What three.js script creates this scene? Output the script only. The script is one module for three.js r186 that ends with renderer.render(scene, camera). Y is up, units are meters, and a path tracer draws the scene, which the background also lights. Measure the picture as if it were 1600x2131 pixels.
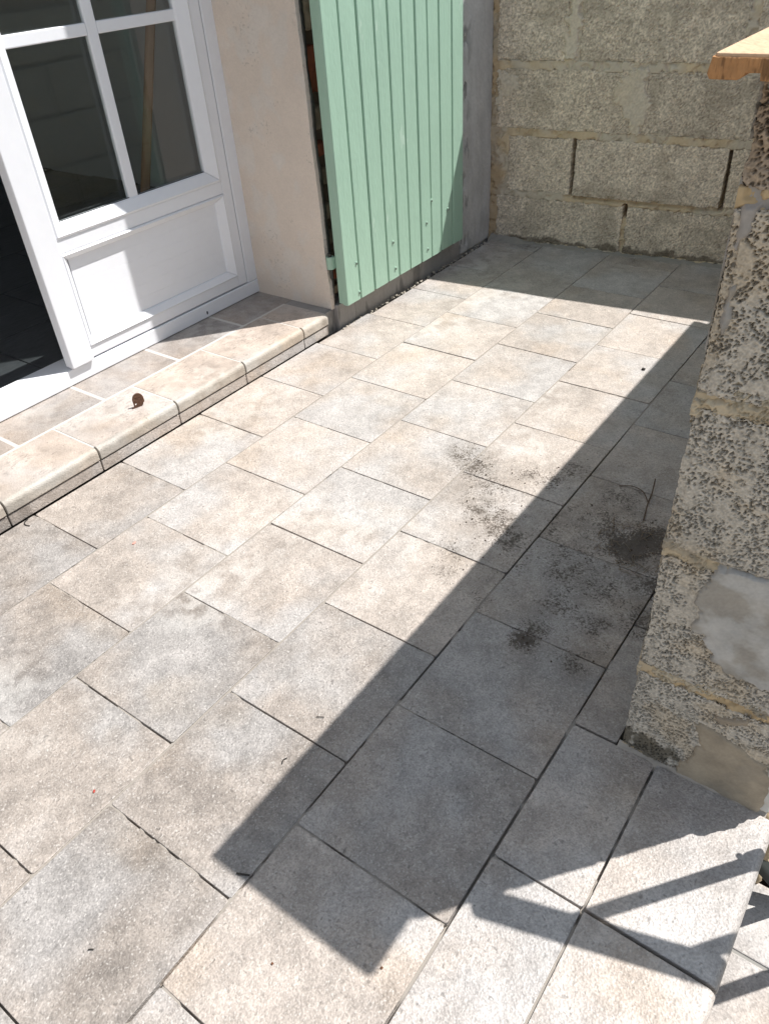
import * as THREE from 'three';
import { RoundedBoxGeometry } from 'three/addons/geometries/RoundedBoxGeometry.js';
import { mergeGeometries, mergeVertices } from 'three/addons/utils/BufferGeometryUtils.js';

/* ------------------------------------------------------------------ camera, sky, sun, exposure */
const D = Math.PI / 180;
const scene = new THREE.Scene();
const camera = new THREE.PerspectiveCamera(67.265, 0.75, 0.02, 200);
camera.position.set(0, 1.0079, 0);
camera.rotation.set(-37.653 * D, 38.4253 * D, -4.3869 * D, 'YXZ');
scene.add(camera);

const SX = 0.399, SZ = 0.491;                       // a shadow runs this far in -x and +z for each metre it falls
const sunDir = new THREE.Vector3(SX, 1, -SZ).normalize();
{
  const W = 256, H = 128, a = new Float32Array(W * H * 4), v = new THREE.Vector3();
  for (let j = 0; j < H; j++) for (let i = 0; i < W; i++) {
    const el = (j + 0.5) / H * Math.PI - Math.PI / 2, az = (i + 0.5) / W * 2 * Math.PI - Math.PI;
    v.set(Math.cos(el) * Math.cos(az), Math.sin(el), Math.cos(el) * Math.sin(az));
    const up = Math.max(v.y, 0), t = Math.pow(1 - up, 2.6), k = Math.max(v.dot(sunDir), 0);
    const glow = 0.10 * Math.pow(k, 6) + 0.35 * Math.pow(k, 60);
    const o = (j * W + i) * 4, s = 1.46;
    a[o] = s * (0.165 + 0.215 * t + glow);
    a[o + 1] = s * (0.205 + 0.190 * t + glow * 0.97);
    a[o + 2] = s * (0.270 + 0.125 * t + glow * 0.9);
    a[o + 3] = 1;
  }
  const sky = new THREE.DataTexture(a, W, H, THREE.RGBAFormat, THREE.FloatType);
  sky.mapping = THREE.EquirectangularReflectionMapping;
  sky.magFilter = sky.minFilter = THREE.LinearFilter;
  sky.needsUpdate = true;
  scene.background = sky;
  scene.environment = sky;
}
const sun = new THREE.DirectionalLight(new THREE.Color().setRGB(1, 0.970, 0.935), 4.4);
sun.position.copy(sunDir).multiplyScalar(12).add(new THREE.Vector3(-0.6, 0, -1.2));
sun.target.position.set(-0.6, 0, -1.2);
sun.castShadow = true;
sun.shadow.radius = 1;
sun.shadow.mapSize.set(4096, 4096);
Object.assign(sun.shadow.camera, { left: -4, right: 4, top: 4, bottom: -4, near: 1, far: 30 });
scene.add(sun, sun.target);

const renderer = new THREE.WebGLRenderer({ antialias: true });
renderer.toneMapping = THREE.LinearToneMapping;
renderer.toneMappingExposure = 1.55;
renderer.shadowMap.enabled = true;

/* ------------------------------------------------------------------ helpers: noise */
function rng(seed) { let s = seed >>> 0; return () => { s = (s + 0x6D2B79F5) | 0; let t = Math.imul(s ^ (s >>> 15), 1 | s); t = (t + Math.imul(t ^ (t >>> 7), 61 | t)) ^ t; return ((t ^ (t >>> 14)) >>> 0) / 4294967296; }; }
function h3(x, y, z) { let h = Math.imul(x, 374761393) ^ Math.imul(y, 668265263) ^ Math.imul(z, 2147483647 - 1640531527); h = Math.imul(h ^ (h >>> 13), 1274126177); h = Math.imul(h ^ (h >>> 16), 2246822519); return ((h ^ (h >>> 15)) >>> 0) / 4294967296; }
const sm = (t) => t * t * (3 - 2 * t);
const clamp = (v, a = 0, b = 1) => Math.min(b, Math.max(a, v));
const sstep = (a, b, v) => sm(clamp((v - a) / (b - a)));
const mix = (a, b, t) => a + (b - a) * t;
function n2(x, y, s = 0) {
  const i = Math.floor(x), j = Math.floor(y), u = sm(x - i), v = sm(y - j);
  return mix(mix(h3(i, j, s), h3(i + 1, j, s), u), mix(h3(i, j + 1, s), h3(i + 1, j + 1, s), u), v);
}
function n3(x, y, z) {
  const i = Math.floor(x), j = Math.floor(y), k = Math.floor(z), u = sm(x - i), v = sm(y - j), w = sm(z - k);
  const f = (c) => mix(mix(h3(i, j, c), h3(i + 1, j, c), u), mix(h3(i, j + 1, c), h3(i + 1, j + 1, c), u), v);
  return mix(f(k), f(k + 1), w);
}
function fbm(x, y, s = 0, o = 4) { let a = 0.5, r = 0, t = 0; for (let k = 0; k < o; k++) { r += a * n2(x, y, s + k * 17); t += a; a *= 0.5; x = x * 2.03 + 5.2; y = y * 2.03 + 1.7; } return r / t; }
function fbm3(x, y, z, o = 3) { let a = 0.5, r = 0, t = 0; for (let k = 0; k < o; k++) { r += a * n3(x, y, z); t += a; a *= 0.5; x = x * 2.03 + 3.1; y = y * 2.03 + 7.7; z = z * 2.03 + 1.3; } return r / t; }
function cell2(x, y, s) {                            // nearest scattered point: distance and its number
  const i = Math.floor(x), j = Math.floor(y); let d = 9, id = 0;
  for (let a = -1; a < 2; a++) for (let b = -1; b < 2; b++) {
    const p = i + a, q = j + b, dx = p + h3(p, q, s) - x, dy = q + h3(p, q, s + 9) - y, e = dx * dx + dy * dy;
    if (e < d) { d = e; id = h3(p, q, s + 23); }
  }
  return [Math.sqrt(d), id];
}

/* ------------------------------------------------------------------ helpers: textures */
const enc = new Uint8Array(4097);
for (let i = 0; i <= 4096; i++) { const c = i / 4096; enc[i] = Math.round(255 * (c <= 0.0031308 ? 12.92 * c : 1.055 * Math.pow(c, 1 / 2.4) - 0.055)); }
function texture(w, h, fn, repeat = true, bumpToo = true) {   // fn(i, j, out): out[0..2] linear colour, out[3] height 0..1
  const a = new Uint8Array(w * h * 4), b = bumpToo ? new Uint8Array(w * h * 4) : null, o = [0, 0, 0, 0.5];
  for (let j = 0; j < h; j++) for (let i = 0; i < w; i++) {
    fn(i, j, o);
    const k = (j * w + i) * 4;
    for (let c = 0; c < 3; c++) a[k + c] = enc[(clamp(o[c]) * 4096) | 0];
    a[k + 3] = 255;
    if (b) { b[k] = b[k + 1] = b[k + 2] = clamp(o[3]) * 255; b[k + 3] = 255; }
  }
  const made = [a, b].map((d, n) => {
    if (!d) return null;
    const t = new THREE.DataTexture(d, w, h);
    t.colorSpace = n ? THREE.NoColorSpace : THREE.SRGBColorSpace;
    t.magFilter = THREE.LinearFilter; t.minFilter = THREE.LinearMipmapLinearFilter; t.generateMipmaps = true; t.anisotropy = 8;
    t.wrapS = t.wrapT = repeat ? THREE.RepeatWrapping : THREE.ClampToEdgeWrapping;
    t.needsUpdate = true;
    return t;
  });
  return made;
}
// the same noise, made to repeat after w and h cells, for textures that are tiled
function wrapNoise(u, v, fu, fv, s, o = 4) {
  let a = 0.5, r = 0, t = 0;
  for (let k = 0; k < o; k++) {
    const x = u * fu, y = v * fv, i = Math.floor(x), j = Math.floor(y), p = sm(x - i), q = sm(y - j);
    const g = (m, n) => h3(((m % fu) + fu) % fu, ((n % fv) + fv) % fv, s + k * 31);
    r += a * mix(mix(g(i, j), g(i + 1, j), p), mix(g(i, j + 1), g(i + 1, j + 1), p), q);
    t += a; a *= 0.55; fu *= 2; fv *= 2;
  }
  return r / t;
}
const lin = (r, g, b) => new THREE.Color().setRGB(r, g, b);
const std = (o) => new THREE.MeshStandardMaterial({ roughness: 0.85, metalness: 0, ...o });

/* ------------------------------------------------------------------ helpers: geometry and objects */
const names = {};
function numbered(n) { const k = names[n] = (names[n] ?? -1) + 1; return k ? n + '_' + String(k).padStart(3, '0') : n; }
function part(name, geo, mat, parent) {
  const m = new THREE.Mesh(geo, mat);
  m.name = parent === scene ? numbered(name) : name;
  m.castShadow = m.receiveShadow = true;
  parent.add(m);
  return m;
}
function thing(name, label, category, pos = [0, 0, 0], group) {
  const g = new THREE.Group();
  g.name = numbered(name); g.position.set(...pos);
  g.userData = { label, category };
  if (group) g.userData.group = group;
  scene.add(g);
  return g;
}
function structure(name, label, pos = [0, 0, 0]) {
  const g = new THREE.Group();
  g.name = name; g.position.set(...pos); g.userData = { kind: 'structure', label };
  scene.add(g);
  return g;
}
function tag(o, label, category, group) { o.userData = { ...o.userData, label, category }; if (group) o.userData.group = group; return o; }
function metric(geo, size = 1) {                    // uv in metres by the side a face points to
  if (geo.index) geo = geo.toNonIndexed();
  const p = geo.attributes.position, uv = new Float32Array(p.count * 2), a = new THREE.Vector3(), b = new THREE.Vector3(), c = new THREE.Vector3();
  for (let i = 0; i < p.count; i += 3) {
    a.fromBufferAttribute(p, i); b.fromBufferAttribute(p, i + 1).sub(a); c.fromBufferAttribute(p, i + 2).sub(a);
    const n = b.cross(c), x = Math.abs(n.x), y = Math.abs(n.y), z = Math.abs(n.z);
    for (let k = i; k < i + 3; k++) {
      const X = p.getX(k), Y = p.getY(k), Z = p.getZ(k);
      const [u, v] = y >= x && y >= z ? [X, Z] : x >= z ? [Z, Y] : [X, Y];
      uv[k * 2] = u / size; uv[k * 2 + 1] = v / size;
    }
  }
  geo.setAttribute('uv', new THREE.BufferAttribute(uv, 2));
  return geo;
}
// a box between two corners, in the parent's coordinates
function box(x0, x1, y0, y1, z0, z1, r = 0, size = 1) {
  const w = Math.abs(x1 - x0), h = Math.abs(y1 - y0), d = Math.abs(z1 - z0);
  const g = r ? new RoundedBoxGeometry(w, h, d, 2, Math.min(r, w * 0.49, h * 0.49, d * 0.49)) : new THREE.BoxGeometry(w, h, d);
  g.translate((x0 + x1) / 2, (y0 + y1) / 2, (z0 + z1) / 2);
  return metric(g, size);
}
function prism(points, y0, y1, r = 0.0012, corner = 0.003) {   // a flat slab with bevelled edges; points [x, z]; top at y1
  const s = new THREE.Shape(), n = points.length;
  const P = points.map(([x, z]) => new THREE.Vector2(x, -z));
  let area = 0; for (let i = 0; i < n; i++) { const a = P[i], b = P[(i + 1) % n]; area += a.x * b.y - b.x * a.y; }
  if (area < 0) P.reverse();
  const ctr = P.reduce((a, b) => a.clone().add(b)).multiplyScalar(1 / n);
  const Q = P.map((p) => p.clone().sub(p.clone().sub(ctr).normalize().multiplyScalar(r * 1.414)));
  for (let i = 0; i < n; i++) {
    const a = Q[(i + n - 1) % n], b = Q[i], c = Q[(i + 1) % n];
    const p = b.clone().add(a.clone().sub(b).setLength(Math.min(corner, a.distanceTo(b) / 3))), q = b.clone().add(c.clone().sub(b).setLength(Math.min(corner, c.distanceTo(b) / 3)));
    i ? s.lineTo(p.x, p.y) : s.moveTo(p.x, p.y);
    s.quadraticCurveTo(b.x, b.y, q.x, q.y);
  }
  const g = new THREE.ExtrudeGeometry(s, { depth: y1 - y0 - 2 * r, bevelEnabled: true, bevelThickness: r, bevelSize: r, bevelSegments: 2, curveSegments: 3 });
  g.rotateX(-Math.PI / 2); g.translate(0, y0 + r, 0);
  return g;
}
function worldUV(geo, x0, z0, wx, wz, top = 0) {      // upright edges take the print on round the corner
  const p = geo.attributes.position, uv = new Float32Array(p.count * 2);
  for (let i = 0; i < p.count; i++) { uv[2 * i] = (p.getX(i) - (p.getY(i) - top) - x0) / wx; uv[2 * i + 1] = (p.getZ(i) - z0) / wz; }
  geo.setAttribute('uv', new THREE.BufferAttribute(uv, 2));
  return geo;
}
// a box whose sides are fine grids pushed in and out: relief(x, y, z, normal axis) in metres, tint(x, y, z) linear colour
function roughBox(x0, x1, y0, y1, z0, z1, step, r, relief, tint, sides = 'xXyYZ') {
  const lo = [x0, y0, z0], hi = [x1, y1, z1], size = [0, 1, 2].map((a) => hi[a] - lo[a]);
  const st = Array.isArray(step) ? step : [step, step, step], N = [0, 1, 2].map((a) => Math.max(2, Math.ceil(size[a] / st[a])));
  const pos = [], col = [], idx = [];
  for (const side of sides) {
    const ax = 'xyz'.indexOf(side.toLowerCase()), top = side !== side.toLowerCase(), u = (ax + 1) % 3, v = (ax + 2) % 3, base = pos.length / 3;
    for (let j = 0; j <= N[v]; j++) for (let i = 0; i <= N[u]; i++) {
      const p = [0, 0, 0]; p[ax] = top ? hi[ax] : lo[ax]; p[u] = lo[u] + size[u] * i / N[u]; p[v] = lo[v] + size[v] * j / N[v];
      const q = p.map((c, a) => clamp(c, lo[a] + r, hi[a] - r)), d = p.map((c, a) => c - q[a]), l = Math.hypot(...d) || 1, e = r + relief(p[0], p[1], p[2], ax);
      pos.push(q[0] + d[0] / l * e, q[1] + d[1] / l * e, q[2] + d[2] / l * e);
      col.push(...tint(p[0], p[1], p[2]));
    }
    const w = N[u] + 1;
    for (let j = 0; j < N[v]; j++) for (let i = 0; i < N[u]; i++) {
      const a = base + j * w + i, b = a + 1, c = a + w, d = c + 1;
      top ? idx.push(a, b, d, a, d, c) : idx.push(a, d, b, a, c, d);
    }
  }
  let g = new THREE.BufferGeometry();
  g.setAttribute('position', new THREE.Float32BufferAttribute(pos, 3));
  g.setAttribute('color', new THREE.Float32BufferAttribute(col, 3));
  g.setIndex(idx);
  g = mergeVertices(g, 1e-5);
  g.computeVertexNormals();
  return g;
}
// a sheet facing +z over x0..x1, y0..y1: z = height(x, y); where it sinks under what it lies on it does not show
function sheet(x0, x1, y0, y1, step, height, tint) {
  const nx = Math.ceil((x1 - x0) / step), ny = Math.ceil((y1 - y0) / step), pos = [], col = [], idx = [];
  for (let j = 0; j <= ny; j++) for (let i = 0; i <= nx; i++) {
    const x = x0 + (x1 - x0) * i / nx, y = y0 + (y1 - y0) * j / ny;
    pos.push(x, y, height(x, y)); col.push(...tint(x, y));
  }
  for (let j = 0; j < ny; j++) for (let i = 0; i < nx; i++) { const a = j * (nx + 1) + i, c = a + nx + 1; idx.push(a, a + 1, c + 1, a, c + 1, c); }
  const g = new THREE.BufferGeometry();
  g.setAttribute('position', new THREE.Float32BufferAttribute(pos, 3));
  g.setAttribute('color', new THREE.Float32BufferAttribute(col, 3));
  g.setIndex(idx); g.computeVertexNormals();
  return g;
}
function inside(poly, x, y) {                        // signed distance, positive inside
  let d = 1e9, s = false;
  for (let i = 0, j = poly.length - 1; i < poly.length; j = i++) {
    const [ax, ay] = poly[j], [bx, by] = poly[i], ex = bx - ax, ey = by - ay, t = clamp(((x - ax) * ex + (y - ay) * ey) / (ex * ex + ey * ey));
    d = Math.min(d, Math.hypot(x - ax - ex * t, y - ay - ey * t));
    if ((ay > y) !== (by > y) && x < (bx - ax) * (y - ay) / (by - ay) + ax) s = !s;
  }
  return s ? d : -d;
}
const V3 = (x, y, z) => new THREE.Vector3(x, y, z);
const tube = (pts, r, seg = 16, rad = 6) => new THREE.TubeGeometry(new THREE.CatmullRomCurve3(pts), seg, r, rad, false);

/* ------------------------------------------------------------------ places measured on the photograph */
const WALLX = -1.481;                                // the house's facade
const backZ = (x) => -2.639 - 0.097 * (x + 1.481);   // face of the concrete block wall at the end
const PX0 = -0.172, PX1 = 0.034, PZ = -0.744;        // the low wall on the right: sides and near end
const colX = [-1.2517, -1.0006, -0.7494, -0.4983, -0.2472];
const rows = {
  0: [0.386, 0.137, -0.112, -0.361, -0.608, -0.8525, -1.113, -1.352, -1.598, -1.847, -2.09, -2.335, -2.58],
  1: [0.26, 0.011, -0.238, -0.488, -0.7385, -0.9825, -1.229, -1.473, -1.7265, -1.973, -2.222, -2.47],
  2: [0.386, 0.137, -0.1115, -0.3653, -0.6167, -0.8652, -1.110, -1.3535, -1.597, -1.85, -2.10, -2.35, -2.60],
  3: [0.255, 0.006, -0.242, -0.491, -0.740, -0.989, -1.238, -1.484, -1.7315, -1.978, -2.223, -2.47],
  4: [0.377, 0.128, -0.12, -0.373, -0.622, -0.871, -1.12, -1.37, -1.62, -1.87, -2.12, -2.37, -2.61],
};

/* ------------------------------------------------------------------ the tiles' glaze: cloudy beige and grey, with dirt where it lies */
const stains = [   // x, z, radius, strength
  [-0.331, -1.181, 0.05, 1.05], [-0.305, -1.225, 0.055, 0.95], [-0.38, -1.203, 0.05, 0.6], [-0.383, -1.051, 0.09, 0.52], [-0.329, -1.038, 0.07, 0.5], [-0.428, -1.105, 0.07, 0.5],
  [-0.392, -0.856, 0.028, 0.85], [-0.386, -0.885, 0.03, 0.7], [-0.30, -0.851, 0.03, 0.55], [-0.787, -1.298, 0.05, 0.55], [-0.737, -1.269, 0.06, 0.56], [-0.642, -1.137, 0.06, 0.56], [-0.60, -1.125, 0.06, 0.6],
  [-0.576, -1.102, 0.05, 0.62], [-0.544, -1.085, 0.05, 0.62], [-0.539, -1.365, 0.05, 0.52], [-0.559, -1.31, 0.05, 0.55], [-0.617, -1.308, 0.04, 0.5], [-0.612, -0.991, 0.05, 0.45], [-0.598, -0.933, 0.03, 0.45],
  [-0.503, -0.899, 0.03, 0.45], [-0.244, -1.005, 0.05, 0.6], [-0.415, -1.237, 0.06, 0.52], [-0.407, -1.319, 0.06, 0.5], [-0.38, -0.962, 0.06, 0.5], [-0.302, -0.954, 0.06, 0.52], [-0.26, -1.10, 0.05, 0.7],
  [-0.42, -1.16, 0.20, 0.40], [-0.34, -1.0, 0.17, 0.40], [-0.62, -1.17, 0.17, 0.34], [-0.5, -1.06, 0.15, 0.36], [-0.74, -1.27, 0.10, 0.34], [-0.40, -1.33, 0.13, 0.36],
  [-0.67, -1.22, 0.07, 0.48], [-0.48, -1.16, 0.07, 0.46], [-0.21, -1.3, 0.05, 0.5], [-1.30, -2.62, 0.05, 0.5], [-0.9, -2.66, 0.04, 0.4],
];
function tileOf(x, z) {
  let c = 0; while (c < 5 && x > colX[c]) c++;
  const r = rows[c] ?? [0.26, 0.012, -0.237, -0.487, -0.742, -0.99, -1.24, -1.49, -1.74, -1.99, -2.24, -2.49];
  let k = 0; while (k < r.length && z < r[k]) k++;
  if (c === 5 && x > -0.115 && z > -0.75) return 900 + k;
  return c * 40 + k;
}
// each tile's own tone, plus painted glare: far rows paler, near rows darker
function tileGlareTone(id) {
  const c = Math.floor(id / 40), k = id % 40, r = rows[c];
  if (id >= 900) return 1.06;
  if (!r) return id < 240 ? 0.98 : 1;
  const z = r[Math.max(0, k - 1)];
  if (c === 4) return z > -0.2 ? 1.02 : z > -0.7 ? 0.90 : 0.98;
  return (z > -0.45 ? 0.80 : z > -0.62 ? 0.92 : 1.08) + (h3(id, 5, 5) - 0.5) * 0.14;
}
function glaze(x, z, id, o, warm = 0, soft = 1) {
  const a = h3(id, 3, 1), b = h3(id, 7, 2), c = h3(id, 11, 3), ox = a * 40, oz = b * 40, flip = c > 0.5 ? 1 : -1;
  const X = x * flip + ox, Z = z + oz;
  const cloud = fbm(X * 11, Z * 11, 5, 4), big = fbm(X * 4.6, Z * 4.6, 8, 2), mid = fbm(X * 46, Z * 46, 19, 3);
  const grey = clamp(0.42 + (big - 0.5) * 3.0 + (cloud - 0.5) * 2.4 + (a - 0.5) * 0.25 - warm - (id >= 900 ? 0.45 : tileGlareTone(id) < 0.92 ? 0.16 : 0));
  let v = 0.95 * tileGlareTone(id) + (cloud - 0.5) * 0.50 + (mid - 0.5) * 0.42;
  const wx = x + (n2(x * 160, z * 160, 36) - 0.5) * 0.003, wz = z + (n2(x * 160, z * 160, 37) - 0.5) * 0.003;
  const f1 = n2(wx * 440, wz * 440, 31), f2 = n2(x * 820, z * 820, 33), f3 = n2(wx * 190 + 7, wz * 190, 35);
  const grain = 0.42 * f1 + 0.44 * f2 + 0.14 * f3;
  v *= 1 + (grain - 0.5) * 0.86 * soft;
  let r = mix(0.420, 0.380, grey), g = mix(0.368, 0.357, grey), bl = mix(0.324, 0.338, grey);
  const rust = sstep(0.58, 0.80, fbm(X * 8 + 9, Z * 8, 41, 3)) * 0.45;        // warm clouds in the print
  r *= mix(1, 0.98, rust); g *= mix(1, 0.90, rust); bl *= mix(1, 0.80, rust);
  const fleck = sstep(0.68, 0.88, n2(x * 430 + 3, z * 430, 52)) * sstep(0.35, 0.65, f2) * 0.5 * soft;   // pale mineral flecks
  const pit = sstep(0.80, 0.92, n2(wx * 300 + 9, wz * 300, 53)) * sstep(0.45, 0.65, mid);
  r = r * v; g = g * v; bl = bl * v;
  r = mix(r, 0.60, fleck); g = mix(g, 0.57, fleck); bl = mix(bl, 0.53, fleck);
  const k = 1 - 0.35 * pit; r *= k; g *= k; bl *= k;
  const bloom = sstep(0.56, 0.78, fbm(x * 4.2 + 3, z * 4.2 + 8, 77, 4)) * sstep(0.30, 0.62, mid) * 0.34;   // whitish lime bloom
  r = mix(r, 0.60, bloom); g = mix(g, 0.585, bloom); bl = mix(bl, 0.555, bloom);
  o[0] = r; o[1] = g; o[2] = bl;
  o[3] = 0.5 + (grain - 0.5) * 0.9 + (mid - 0.5) * 0.4 + fleck * 0.2 - pit * 0.35;
}
function dirt(x, z, o) {
  let s = 0;
  for (const [a, b, r, k] of stains) { const d2 = ((x - a) ** 2 + (z - b) ** 2) / (r * r); if (d2 < 6) s = Math.max(s, k * Math.exp(-d2 * 0.75)); }
  if (s < 0.02) return;
  const n = 0.34 * fbm(x * 60, z * 60, 61, 4) + 0.32 * n2(x * 330, z * 330, 62) + 0.34 * n2(x * 640, z * 640, 63);
  const m = sstep(0.79, 1.05, s * 0.74 + n * 0.98) * 0.93;
  const film = clamp(s * 1.3 - 0.10) * sstep(0.36, 0.60, 0.6 * fbm(x * 34, z * 34, 66, 4) + 0.4 * n2(x * 420, z * 420, 67)) * 0.72;   // thin smeared dirt
  o[0] = mix(o[0], 0.16, film); o[1] = mix(o[1], 0.135, film); o[2] = mix(o[2], 0.11, film);
  o[0] = mix(o[0], 0.066, m); o[1] = mix(o[1], 0.050, m); o[2] = mix(o[2], 0.037, m);
}
function patioTexture(x0, x1, z0, z1, mm) {
  const w = Math.round((x1 - x0) / mm), h = Math.round((z1 - z0) / mm);
  const [map, bump] = texture(w, h, (i, j, o) => {
    const x = x0 + (i + 0.5) / w * (x1 - x0), z = z0 + (j + 0.5) / h * (z1 - z0);
    glaze(x, z, tileOf(x, z), o);
    dirt(x, z, o);
  }, false);
  const m = std({ map, bumpMap: bump, bumpScale: 0.0013, roughness: 0.55 });
  return { m, uv: (g) => worldUV(g, x0, z0, x1 - x0, z1 - z0) };
}
const nearGlaze = patioTexture(-1.53, 0.09, -1.14, 0.52, 0.00092);
const farGlaze = patioTexture(-1.53, 0.09, -2.86, -0.86, 0.00105);
const stepGlaze = (() => {
  const x0 = -1.86, x1 = -1.43, z0 = -1.74, z1 = 0.32, mm = 0.0012, w = Math.round((x1 - x0) / mm), h = Math.round((z1 - z0) / mm);
  const [map, bump] = texture(w, h, (i, j, o) => {
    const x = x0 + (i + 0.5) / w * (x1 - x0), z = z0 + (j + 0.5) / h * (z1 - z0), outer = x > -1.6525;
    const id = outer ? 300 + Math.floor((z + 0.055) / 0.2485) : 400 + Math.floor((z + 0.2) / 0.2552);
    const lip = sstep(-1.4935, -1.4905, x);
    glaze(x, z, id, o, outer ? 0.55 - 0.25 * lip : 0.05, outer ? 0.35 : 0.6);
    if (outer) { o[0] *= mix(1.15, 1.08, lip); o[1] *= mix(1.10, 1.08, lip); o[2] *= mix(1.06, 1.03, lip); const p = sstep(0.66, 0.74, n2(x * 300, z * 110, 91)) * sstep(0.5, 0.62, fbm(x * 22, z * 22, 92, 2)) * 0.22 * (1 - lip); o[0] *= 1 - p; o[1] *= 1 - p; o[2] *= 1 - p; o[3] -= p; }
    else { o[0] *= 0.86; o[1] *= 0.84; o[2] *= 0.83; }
  }, false);
  return { m: std({ map, bumpMap: bump, bumpScale: 0.0012, roughness: 0.58 }), uv: (g) => worldUV(g, x0, z0, x1 - x0, z1 - z0, 0.0645) };
})();

/* ------------------------------------------------------------------ ground and patio floor */
const soilMat = std({ color: lin(0.20, 0.15, 0.10), roughness: 1 });
{
  const g = part('ground', new THREE.PlaneGeometry(120, 120).rotateX(-Math.PI / 2).translate(0, -0.72, 0), std({ color: lin(0.21, 0.18, 0.13), roughness: 1 }), scene);
  g.userData = { kind: 'structure', label: 'earth of the garden beyond the terrace' };
}
const patio = structure('patio_floor', 'beige and grey stone tiles of the patio');
part('mortar_bed', box(-1.50, 0.03, -0.72, -0.012, -2.95, 0.9, 0), std({ color: lin(0.13, 0.11, 0.09), roughness: 1 }), patio);
const R = rng(41);
const joints = [];                                   // [ax, az, bx, bz, width, share that is still filled]
function floorTile(x0, x1, z0, z1, gx = 0.0018, gz = 0.0013) {
  // z0 is the near side; the far side may meet the slanting block wall
  const far = (x) => Math.max(z1, backZ(x) + 0.010);
  const pts = [[x0 + gx, z0 - gz], [x1 - gx, z0 - gz], [x1 - gx, far(x1) + gz], [x0 + gx, far(x0) + gz]];
  if (z0 - far(x0) < 0.02) return;
  const t = (z0 + far((x0 + x1) / 2)) / 2 < -1.0 ? farGlaze : nearGlaze;
  const dy = (R() - 0.5) * 0.0014, g = prism(pts, -0.012, 0 + dy, 0.001, 0.0035);
  const cx = (x0 + x1) / 2, cz = (z0 + z1) / 2, tx = (R() - 0.5) * 0.006, tz = (R() - 0.5) * 0.006, p = g.attributes.position;
  t.uv(g);
  for (let i = 0; i < p.count; i++) p.setY(i, p.getY(i) + (p.getX(i) - cx) * tx + (p.getZ(i) - cz) * tz);
  g.computeVertexNormals();
  part('tile', g, t.m, patio);
}
{
  const edges = [null, ...colX];
  for (let c = 0; c < 5; c++) {
    const r = rows[c];
    for (let k = 0; k + 1 <= r.length; k++) {
      const z0 = r[k], z1 = k + 1 < r.length ? r[k + 1] : -3;
      if (c === 0) {
        if (z1 > -1.68) floorTile(-1.4785, colX[0], z0, z1);
        else if (z0 < -1.66) floorTile(-1.461, colX[0], z0, z1);
        else floorTile(-1.474, colX[0], z0, z1);
      } else floorTile(colX[c - 1], colX[c], z0, z1);
      const xa = c ? colX[c - 1] : -1.47;
      if (k) joints.push([xa + 0.004, z0, colX[c] - 0.004, z0, 0.0042, z0 > -0.3 ? 0.62 : 0.58]);
    }
  }
  for (const r = [-0.742, -0.99, -1.24, -1.49, -1.74, -1.99, -2.24, -2.49, -3]; r.length > 1; r.shift()) floorTile(-0.2472, PX0 - 0.004, r[0], r[1]);
  for (const r = [0.26, 0.012, -0.237, -0.487, -0.741]; r.length > 1; r.shift()) { floorTile(-0.2472, -0.115, r[0], r[1], 0.0028); joints.push([-0.243, r[0], -0.12, r[0], 0.0042, 0.4]); }
  for (const x of colX) joints.push([x, 0.4, x, x > -0.3 ? -2.5 : backZ(x) + 0.02, x > -0.6 ? 0.0052 : 0.0046, x > -0.6 ? 0.46 : 0.80]);
  joints.push([-0.115, 0.3, -0.115, -0.74, 0.0055, 0.6]);
  // the tiles with a rounded front edge along the step down
  for (const r = [0.52, 0.27, 0.02, -0.232, -0.487, -0.741]; r.length > 1; r.shift()) {
    const s = new THREE.Shape(), a = -0.1125, b = 0.050, t = 0.0005, u = -0.024, q = 0.012;
    s.moveTo(a, u); s.lineTo(b - q, u); s.absarc(b - q, (t + u) / 2, (t - u) / 2, -Math.PI / 2, Math.PI / 2, false); s.lineTo(a, t); s.closePath();
    const L = r[0] - r[1] - 0.005, g = new THREE.ExtrudeGeometry(s, { depth: L - 0.002, bevelEnabled: true, bevelThickness: 0.001, bevelSize: 0.001, bevelSegments: 1, curveSegments: 8 });
    g.translate(0, 0, r[1] + 0.0035);
    part('nosing_tile', nearGlaze.uv(g), nearGlaze.m, patio);
    joints.push([-0.11, r[0], 0.03, r[0], 0.004, 0.35]);
  }
  // grout: short lengths of it are still in the joints, between them the joint is open
  const geos = [];
  for (const [ax, az, bx, bz, w, fill] of joints) {
    const L = Math.hypot(bx - ax, bz - az), dx = (bx - ax) / L, dz = (bz - az) / L, id = Math.round(ax * 977 + az * 331), pos = [], idx = [];
    const n = Math.ceil(L / 0.006);
    for (let i = 0; i <= n; i++) {
      const s = L * i / n, x = ax + dx * s, z = az + dz * s;
      const f = 0.55 * n2(s * 14, id, 5) + 0.3 * n2(s * 45, id, 6) + 0.15 * n2(s * 160, id, 7), up = sstep(1 - fill - 0.12, 1 - fill + 0.10, f);
      const y = mix(-0.0105, -0.0016, up) + (n2(s * 400, id, 8) - 0.5) * 0.0012;
      const h = w / 2 + 0.0014;
      pos.push(x - dz * h, y, z + dx * h, x + dz * h, y + (n2(s * 300, id, 9) - 0.5) * 0.001, z - dx * h);
      if (i) { const k = 2 * i; idx.push(k - 2, k - 1, k + 1, k - 2, k + 1, k); }
    }
    const g = new THREE.BufferGeometry();
    g.setAttribute('position', new THREE.Float32BufferAttribute(pos, 3)); g.setIndex(idx); g.computeVertexNormals();
    geos.push(g);
  }
  const gm = part('grout', mergeGeometries(geos), std({ color: lin(0.30, 0.27, 0.235), roughness: 0.95, side: THREE.DoubleSide }), patio);
  gm.userData.kind = 'stuff';
}

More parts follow.
